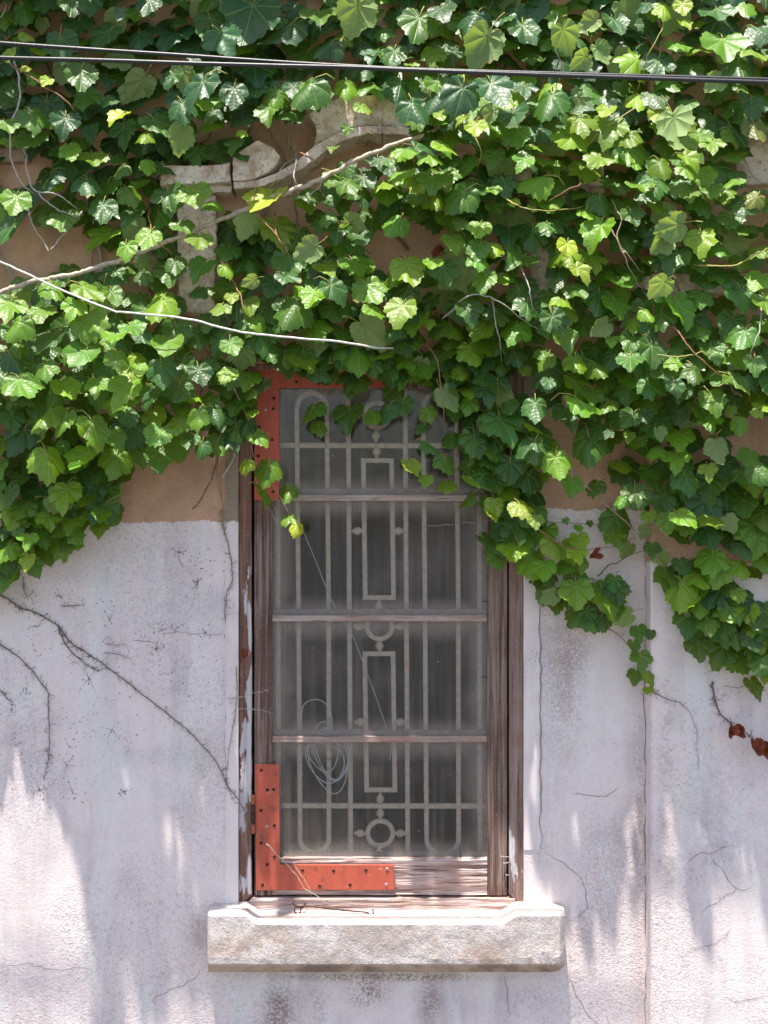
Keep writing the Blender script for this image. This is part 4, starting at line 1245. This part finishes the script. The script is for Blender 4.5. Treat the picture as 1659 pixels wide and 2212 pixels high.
def base_depth(px, py):
    d = 0.0
    if px > 1406: d += 0.075
    if 340 < px < 1310 and 190 < py < 430: d += 0.06
    return d + bulge(px, py)


lr = random.Random(21)
entries = {'L': [], 'M': [], 'R': []}          # (importance, matrix, colour)
def which(px, py):
    if px < 545: return 'L'
    if px < 1130 and py < 940 and not (px > 1040 and py > 860): return 'M'
    if px < 640 and py > 900: return 'L'
    if px < 1050 and py < 1060: return 'M'
    return 'R'
for (px, py, w, kind) in HAND:
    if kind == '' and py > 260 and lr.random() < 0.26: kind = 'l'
    if py > 1100: w *= 1.15
    d = base_depth(px, py) + lr.uniform(0.10, 0.20) + clump(px, py)
    if 500 < px < 1120 and py > 690: d = base_depth(px, py) + lr.uniform(0.06, 0.13)
    if 560 < px < 1050 and py > 830: d = lr.uniform(0.04, 0.12)
    if py > 1130 and px > 1040: d = base_depth(px, py) * 0.7 + lr.uniform(0.03, 0.085)
    if py > 1050 and px < 260: d = bulge(px, py) + lr.uniform(0.05, 0.11)
    if kind in ('l', 'y') and (py > 1000 or px < 500): d += 0.035
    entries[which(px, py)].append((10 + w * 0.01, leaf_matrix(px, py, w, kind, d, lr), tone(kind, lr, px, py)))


def fill(polys, rad, dlo, dhi, count, seed, wlo, whi, imp, lit=0.25, check_holes=True):
    r_ = random.Random(seed)
    cell = {}
    made = 0
    xsA = [p[0] for q in polys for p in q]; ysA = [p[1] for q in polys for p in q]
    x0_, x1_, y0_, y1_ = min(xsA), max(xsA), min(ysA), max(ysA)
    for _ in range(count * 40):
        if made >= count: break
        px, py = r_.uniform(x0_, x1_), r_.uniform(y0_, y1_)
        if not any(inside(q, px, py) for q in polys): continue
        if check_holes and any(inside(h, px, py) for h in HOLES): continue
        if -20 < px < 480 and py < 600 and r_.random() < 0.5: continue
        kx, ky = int(px // rad), int(py // rad)
        ok = True
        for i in (-1, 0, 1):
            for j in (-1, 0, 1):
                for (qx, qy) in cell.get((kx + i, ky + j), ()):
                    if (qx - px) ** 2 + (qy - py) ** 2 < rad * rad: ok = False
        if not ok: continue
        cell.setdefault((kx, ky), []).append((px, py))
        made += 1
        d = base_depth(px, py) + r_.uniform(dlo, dhi) + clump(px, py) * 0.8
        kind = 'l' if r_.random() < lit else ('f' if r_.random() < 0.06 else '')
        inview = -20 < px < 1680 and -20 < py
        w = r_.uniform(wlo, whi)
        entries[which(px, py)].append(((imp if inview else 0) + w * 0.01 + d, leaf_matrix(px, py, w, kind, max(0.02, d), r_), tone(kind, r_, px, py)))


ALLP = [POLY_L, POLY_M, POLY_R, POLY_R2, POLY_R3]
fill(ALLP, 47, 0.06, 0.10, 1500, 3, 34, 74, 5, 0.35)
fill(ALLP, 42, 0.02, 0.05, 1900, 4, 48, 78, 1, 0.05)
fill([POLY_T], 30, 0.05, 0.11, 60, 12, 40, 62, 6, 0.4, False)
fill([POLY_R2, POLY_R3, POLY_R4], 33, 0.03, 0.09, 48, 11, 32, 56, 6, 0.4)
fill([[(-230, -330), (760, -330), (600, -150), (300, -90), (-230, -70)]], 36, 0.14, 0.24, 300, 9, 50, 85, 0, 0.1)  # unseen leaf overhang above the view, added to shade the upper-left ivy

IVY = {}
for key, nm_loc, lab in (('L', P(200, 1280, 0.05), 'dense ivy covering the wall left of the window, down to the white paint'),
                         ('M', P(820, 940, 0.05), 'ivy climbing round the arched moulding and hanging over the window top'),
                         ('R', P(1400, 1490, 0.08), 'ivy covering the wall right of the window, trailing across the pilaster')):
    iv = empty('ivy', nm_loc)
    tag(iv, lab, 'ivy', 'ivy climbing the house wall')
    IVY[key] = iv
    es = sorted(entries[key], key=lambda e: -e[0])
    near, rest = es[:300], es[300:]
    for (imp, mx, colr) in near:
        o = bpy.data.objects.new('leaf', lr.choice(SHAPES))
        COL.objects.link(o)
        o.parent = iv
        o.matrix_local = Matrix.Translation(-iv.location) @ mx
        o.color = colr
    if rest:
        AV, AF, AU, AE, AC = [], [], [], [], []
        base = 0
        for (imp, mx, colr) in rest:
            gv, gf, gu, ge, _n = lr.choice(LOW)
            a = np.asarray(gv)
            mm = np.asarray(mx)
            AV.append(a @ mm[:3, :3].T + mm[:3, 3])
            AF += [tuple(base + i for i in f) for f in gf]
            AU += gu; AE += ge
            AC.append(np.tile(np.asarray(colr), (len(gv), 1)))
            base += len(gv)
        me = bpy.data.meshes.new('foliage')
        me.from_pydata(np.concatenate(AV).tolist(), [], AF)
        me.polygons.foreach_set('use_smooth', [True] * len(AF))
        set_leaf_layers(me, AU, AE)
        ca = me.color_attributes.new('tone', 'FLOAT_COLOR', 'POINT')
        ca.data.foreach_set('color', np.concatenate(AC).astype(np.float32).ravel())
        me.update()
        fo = link('foliage', me, M['leaf_mass'], iv)
        fo['kind'] = 'stuff'

# ---------------------------------------------------------------- ivy stems
def stem(key, pts, r, d, mat, jit=0.004, name='stem', taper=0.45, seed=0):
    n = len(pts)
    dd = d if isinstance(d, (list, tuple)) else [d] * n
    dd = [q + (bulge(*pts[i]) if q > 0.089 else 0.0) for i, q in enumerate(dd)]
    if name in ('twig', 'stem') and dd[0] > 0.12 and dd[-1] > 0.12 and r < 0.005:
        dd[0] -= 0.085; dd[-1] -= 0.085
        if n > 4: dd[1] -= 0.02; dd[-2] -= 0.02
    pp = smooth_path([P(a, b, dd[i]) for i, (a, b) in enumerate(pts)], 7, jit, seed)
    m_ = len(pp)
    b = MB()
    rad = []
    for i in range(m_):
        k = i / (m_ - 1)
        node_ = 1.0 + 0.15 * fbm(i * 0.9, seed, 1.0) + 0.30 * max(0, math.sin(i * 1.9 + seed)) ** 4
        rad.append(r * (1 - (1 - taper) * k) * node_)
    b.tube(pp, rad, 7)
    if max(dd) < 0.012 or dd[0] in (0.086, 0.07, 0.083):
        rr_ = random.Random(seed)
        for i in range(1, m_ - 1):
            for _k in range(2):
                if rr_.random() < 0.45: continue
                q = pp[i]; a_ = rr_.uniform(0, 6.28); L = rr_.uniform(0.006, 0.02)
                e = q + Vector((math.cos(a_) * L, 0.0, math.sin(a_) * L))
                mdl = (q + e) / 2 + Vector((rr_.uniform(-1, 1), -0.5, rr_.uniform(-1, 1))) * 0.002
                b.tube([q, mdl, e], [r * 0.4, r * 0.3, r * 0.25], 4)
                if rr_.random() < 0.5:
                    b.lathe([(0.0013, -0.001), (0.0015, 0.0006), (0.0004, 0.0012)], e, 'y', 5)
    iv = IVY[key]
    o = b.build(name, M[mat], iv, smooth=True, fixn=True)
    return o


W = 1.0 * S
# thick pale stem crossing from the left edge to the arch
stem('L', [(-260, 700), (-60, 650), (0, 632), (60, 612), (120, 600), (180, 586), (245, 567), (300, 545), (360, 521), (430, 494), (510, 461), (560, 440)], 0.0066, 0.12, 'bark_pale', 0.007, taper=1.0, seed=1)
stem('M', [(560, 440), (625, 414), (680, 394), (730, 368), (780, 340), (830, 322), (880, 304), (930, 284), (980, 250)], 0.0070, [0.12, 0.13, 0.14, 0.14, 0.14, 0.13, 0.12, 0.10, 0.07], 'bark_pale', 0.007, taper=0.8, seed=2)
for i, (key, pts, r, d, mat) in enumerate((
    ('L', [(60, 250), (72, 290), (85, 340), (88, 390), (75, 450), (48, 520), (45, 600), (50, 660), (80, 740), (130, 790), (165, 815)], 0.0032, 0.15, 'twig_grey'),
    ('L', [(105, 610), (112, 650), (112, 700), (135, 765), (165, 800), (230, 800), (300, 840), (355, 880)], 0.0030, 0.14, 'twig_grey'),
    ('L', [(165, 800), (220, 850), (270, 880), (345, 905)], 0.0024, 0.12, 'twig_grey'),
    ('L', [(355, 880), (300, 945), (250, 1000), (220, 1040)], 0.0026, 0.11, 'twig_grey'),
    ('L', [(120, 870), (140, 930), (170, 980), (210, 1040)], 0.0024, 0.10, 'twig_grey'))):
    # these were read off an enlargement at 1.08 per picture unit vertically: scale back
    q = [(a * 0.5 if True else a, b * 0.52) for a, b in pts]
    stem(key, q, r, d, mat, 0.004, 'twig', 0.6, 10 + i)
TW = [
    ('L', [(10, 132), (40, 150), (70, 170), (110, 195), (145, 220), (165, 240), (182, 258)], 0.0034, 0.19, 'twig_red'),
    ('L', [(-10, 112), (10, 132)], 0.003, 0.19, 'twig_green'),
    ('L', [(322, 450), (325, 490), (330, 510), (350, 530), (375, 550)], 0.0030, 0.19, 'twig_red'),
    ('M', [(560, 400), (548, 450), (590, 500), (610, 530), (615, 545)], 0.0030, 0.18, 'twig_red'),
    ('M', [(590, 475), (605, 520), (620, 560)], 0.0028, 0.18, 'twig_red'),
    ('L', [(495, 600), (520, 640), (530, 690), (535, 720)], 0.0026, 0.17, 'twig_red'),
    ('L', [(500, 830), (520, 870), (540, 920), (545, 970), (560, 1010), (590, 1050), (625, 1110)], 0.0022, 0.09, 'bark'),
    ('M', [(630, 320), (655, 333), (680, 345), (685, 352)], 0.0032, 0.15, 'twig_red'),
    ('M', [(640, 340), (610, 360), (590, 395), (585, 410)], 0.0018, 0.14, 'twig_grey'),
    ('M', [(640, 340), (635, 380), (640, 400), (625, 425)], 0.0018, 0.14, 'twig_grey'),
    ('M', [(637, 310), (637, 350), (636, 400), (628, 440)], 0.0014, 0.14, 'twig_grey'),
    ('M', [(785, 275), (795, 285), (808, 295), (808, 318)], 0.0018, 0.15, 'twig_red'),
    ('M', [(625, 428), (660, 425), (690, 400), (700, 385)], 0.0016, 0.15, 'twig_grey'),
    ('M', [(1000, 270), (1020, 290), (1040, 330), (1032, 370)], 0.0024, 0.2, 'twig_green'),
    ('M', [(1080, 420), (1110, 440), (1150, 452), (1200, 455), (1260, 445)], 0.0030, 0.2, 'twig_green'),
    ('R', [(1180, 440), (1210, 420), (1245, 402), (1262, 396)], 0.0028, 0.2, 'twig_red'),
    ('M', [(920, 740), (945, 780), (950, 820), (955, 860), (960, 900), (965, 928)], 0.0028, 0.15, 'twig_red'),
    ('M', [(955, 690), (1010, 640), (1050, 640), (1090, 660), (1130, 690), (1165, 715)], 0.0030, 0.15, 'twig_grey'),
    ('M', [(1062, 640), (1070, 700), (1080, 740), (1084, 785)], 0.0024, 0.15, 'twig_grey'),
    ('M', [(1115, 553), (1140, 610), (1150, 660), (1165, 688)], 0.0024, 0.14, 'twig_grey'),
    ('R', [(1430, 680), (1465, 720), (1495, 760), (1530, 790), (1555, 815), (1562, 845)], 0.0030, 0.21, 'twig_red'),
    ('R', [(1380, 755), (1430, 770), (1480, 768), (1520, 762), (1555, 770)], 0.0028, 0.21, 'twig_green'),
    ('R', [(1645, 660), (1640, 710), (1622, 760), (1615, 795)], 0.0024, 0.21, 'twig_grey'),
    ('R', [(1485, 570), (1540, 575), (1600, 568), (1640, 545), (1665, 535)], 0.0034, 0.22, 'twig_green'),
    ('R', [(1380, 190), (1400, 120), (1430, 60), (1440, 0)], 0.0026, 0.2, 'twig_green'),
    ('R', [(1205, 30), (1195, 80), (1210, 130), (1230, 170)], 0.0022, 0.17, 'twig_grey'),
    ('R', [(1260, 330), (1290, 290), (1330, 260), (1380, 235), (1440, 240)], 0.0030, 0.2, 'twig_green'),
    ('R', [(1320, 430), (1340, 470), (1335, 520), (1370, 570), (1390, 590)], 0.0028, 0.18, 'bark'),
    ('R', [(1300, 430), (1318, 490), (1345, 545), (1365, 590), (1398, 640)], 0.0026, 0.17, 'bark'),
    ('R', [(1230, 1010), (1280, 1060), (1320, 1100), (1370, 1145), (1405, 1180), (1440, 1225), (1480, 1260)], 0.0034, 0.10, 'bark'),
    ('R', [(1100, 1080), (1150, 1130), (1200, 1170), (1250, 1187), (1320, 1180), (1370, 1160)], 0.0026, 0.09, 'twig_red'),
    ('R', [(1120, 1200), (1180, 1250), (1230, 1300), (1300, 1345), (1350, 1385), (1385, 1430), (1405, 1480)], 0.0036, 0.045, 'bark'),
    ('R', [(1385, 1430), (1400, 1470), (1420, 1500), (1470, 1518)], 0.0022, 0.083, 'bark_dark'),
    ('R', [(1470, 1518), (1490, 1540), (1505, 1580), (1508, 1660)], 0.0018, 0.082, 'bark_pale'),
    ('R', [(1440, 1225), (1500, 1245), (1525, 1290), (1560, 1320), (1620, 1345), (1670, 1370)], 0.0034, 0.13, 'twig_red'),
    ('R', [(1500, 1300), (1560, 1340), (1620, 1390), (1670, 1440)], 0.0034, 0.11, 'bark'),
    ('R', [(1530, 1250), (1560, 1262), (1580, 1262)], 0.0024, 0.15, 'twig_red'),
    ('R', [(1405, 1335), (1440, 1325), (1455, 1320)], 0.0026, 0.07, 'bark_dark'),
    ('R', [(1290, 1245), (1320, 1220), (1350, 1205), (1385, 1190)], 0.0026, 0.03, 'bark_dark'),
    ('R', [(1539, 1470), (1543, 1500), (1550, 1530), (1580, 1565), (1620, 1590), (1659, 1640), (1700, 1690)], 0.0036, 0.086, 'bark_dark'),
    ('R', [(1540, 1235), (1580, 1270), (1620, 1300), (1670, 1330)], 0.0024, 0.12, 'bark_dark'),
    ('R', [(910, 1136), (960, 1134), (1010, 1130), (1050, 1126), (1100, 1105)], 0.0018, 0.03, 'bark'),
    ('R', [(1130, 1100), (1180, 1125), (1230, 1130), (1300, 1135)], 0.0022, 0.03, 'bark'),
    # runners on the white paint to the left of the window
    ('L', [(-120, 1240), (0, 1286), (40, 1310), (80, 1325), (125, 1352), (150, 1385), (190, 1412), (240, 1447), (300, 1494), (360, 1540), (420, 1592), (470, 1650), (490, 1695), (520, 1735), (545, 1782), (575, 1822)], 0.0028, 0.006, 'bark_dark'),
    ('L', [(125, 1352), (140, 1390), (165, 1418), (195, 1440), (215, 1450)], 0.0024, 0.005, 'bark_dark'),
    ('L', [(-20, 1380), (0, 1392), (40, 1420), (70, 1450), (88, 1475), (103, 1495), (104, 1540), (106, 1600), (104, 1640), (94, 1685)], 0.0022, 0.005, 'bark_dark'),
    ('L', [(-20, 1470), (0, 1493), (30, 1520)], 0.0022, 0.005, 'bark_dark'),
    ('L', [(476, 1100), (482, 1140), (494, 1180), (502, 1245), (490, 1280), (488, 1340)], 0.0026, 0.007, 'bark'),
    ('L', [(510, 1440), (512, 1500), (505, 1560), (495, 1620), (490, 1690), (505, 1730)], 0.0016, 0.006, 'bark'),
    ('L', [(51, 1245), (52, 1270), (58, 1290)], 0.0014, 0.006, 'bark_dark'),
    ('L', [(135, 1309), (160, 1308), (182, 1307)], 0.0014, 0.004, 'bark_dark'),
    ('L', [(225, 1390), (250, 1394), (275, 1392)], 0.0010, 0.004, 'bark_dark'),
    ('L', [(225, 1410), (255, 1412), (285, 1424)], 0.0010, 0.004, 'bark_dark'),
    ('L', [(575, 1822), (600, 1846), (630, 1880), (655, 1915), (690, 1940), (718, 1960)], 0.0020, [0.02, 0.02, 0.018, 0.014, 0.012, 0.012], 'bark_pale'),
    ('L', [(630, 1860), (650, 1890), (668, 1920), (676, 1950)], 0.0015, 0.012, 'bark_pale'),
    ('L', [(490, 1510), (520, 1505), (560, 1495), (580, 1492)], 0.0012, 0.01, 'twig_grey'),
    ('L', [(515, 1530), (550, 1533), (590, 1541)], 0.0012, 0.01, 'twig_grey'),
    ('L', [(545, 1000), (560, 1060), (600, 1130), (590, 1090)], 0.0012, 0.02, 'twig_grey'),
    ('R', [(860, 1935), (885, 1945), (905, 1962), (920, 1975)], 0.0014, 0.012, 'bark_pale'),
    ('L', [(465, 960), (468, 1020), (480, 1080), (482, 1140)], 0.0018, 0.007, 'bark'),
    ('L', [(90, 75), (130, 72), (150, 68)], 0.0028, 0.03, 'bark'),
    ('L', [(0, 40), (12, 20), (16, 0)], 0.0022, 0.08, 'twig_grey'),
]
for i, (key, pts, r, d, mat) in enumerate(TW):
    onwall = (not isinstance(d, list)) and d < 0.012
    stem(key, pts, r * 0.8, d, mat, 0.0025 if onwall else 0.005, 'stem' if r > 0.003 else 'twig', 0.45, 40 + i)
# bark stems behind the leaves, seen in the gaps
for i in range(26):
    px = lr.uniform(-100, 1750); py = lr.uniform(950, 300) if lr.random() < 0.8 else lr.uniform(1000, 1150)
    pts = [(px, py)]
    for k in range(5):
        px += lr.uniform(-60, 60); py -= lr.uniform(60, 130)
        pts.append((px, py))
    key = 'L' if pts[0][0] < 545 else ('M' if pts[0][0] < 1130 else 'R')
    if 520 < pts[0][0] < 1135 and pts[0][1] > 780: continue
    stem(key, pts, lr.uniform(0.002, 0.005), (0.09 if pts[0][0] > 1406 else 0.012), lr.choice(['bark', 'bark_dark', 'twig_grey']), 0.012, 'stem', 0.6, 200 + i)

# dead red-brown leaves
def dead(key, px, py, w, d, seed, ang):
    gmt = leaf_geom(seed, N=26, rings=(0.5, 0.8, 1.0), lobe=1.4, width=0.62, droop=-0.9, side=-2.4, puff=0.12, fold=-0.5, petiole=True)
    me = bpy.data.meshes.new('dead_leaf')
    me.from_pydata(gmt[0], [], gmt[1]); me.update()
    o = bpy.data.objects.new('dead_leaf', me); COL.objects.link(o)
    me.materials.append(M['dead'])
    iv = IVY[key]
    sc = w * S
    o.parent = iv
    mx = Matrix.Translation(P(px, py, d)) @ Matrix.Rotation(math.radians(ang), 4, 'Y') @ Matrix.Rotation(math.radians(-25), 4, 'X') @ Matrix.Diagonal((sc, sc, sc, 1))
    o.matrix_local = Matrix.Translation(-iv.location) @ mx
    o['label'] = 'dead red-brown shrivelled leaf'
dead('R', 1580, 1572, 32, 0.105, 61, 28); dead('R', 1590, 1574, 32, 0.10, 62, -38); dead('R', 1630, 1604, 38, 0.105, 63, -10); dead('R', 1645, 1612, 36, 0.10, 64, -25)
dead('L', 530, 1408, 24, 0.012, 65, 10); dead('M', 950, 545, 34, 0.20, 66, 60); dead('R', 1290, 1194, 34, 0.07, 67, 70); dead('R', 1630, 428, 40, 0.2, 68, 20); dead('L', 345, 890, 34, 0.05, 69, 0)

# small dark holdfast pads left on the paint
pads = MB()
pr_ = random.Random(77)
def pad(px, py, d, r):
    c = P(px, py, d)
    n = 6
    k = [r * pr_.uniform(0.6, 1.3) for _ in range(n)]
    pads.add([(c.x, c.y - 0.0016, c.z)] + [(c.x + k[i] * math.cos(i * 2 * math.pi / n), c.y - 0.0006, c.z + k[i] * math.sin(i * 2 * math.pi / n)) for i in range(n)],
             [(0, 1 + i, 1 + (i + 1) % n) for i in range(n)])
for _ in range(64):
    px, py = pr_.uniform(5, 470), pr_.uniform(1165, 1760)
    if py > 1500 and px > 300 and pr_.random() < 0.7: continue
    n = pr_.randint(3, 15)
    sp = pr_.uniform(6, 26)
    hub = P(px, py, 0.0)
    for k in range(n):
        ax_, ay_ = px + pr_.gauss(0, sp), py + pr_.gauss(0, sp)
        pad(ax_, ay_, 0.0, pr_.uniform(0.0009, 0.0024))
        if sp < 16 and pr_.random() < 0.6:
            e_ = P(ax_, ay_, 0.0); t_ = (e_ - hub)
            if t_.length > 1e-4:
                n_ = Vector((-t_.z, 0, t_.x)).normalized() * 0.0006
                pads.add([hub + n_ + Vector((0, -0.001, 0)), hub - n_ + Vector((0, -0.001, 0)), e_ + Vector((0, -0.001, 0))], [(0, 1, 2)])
for _ in range(170):
    pad(pr_.uniform(0, 480), pr_.uniform(1150, 1700), 0.0, pr_.uniform(0.0007, 0.0017))
for _ in range(60):
    pad(pr_.uniform(1175, 1395), pr_.uniform(1150, 2000), 0.0, pr_.uniform(0.0007, 0.0016))
for _ in range(160):
    pad(pr_.uniform(1415, 1659), pr_.uniform(1300, 2000), 0.078, pr_.uniform(0.0007, 0.0018))
o = pads.build('holdfast_pads', M['bark_dark'], IVY['L'], fixn=False)
o['kind'] = 'stuff'
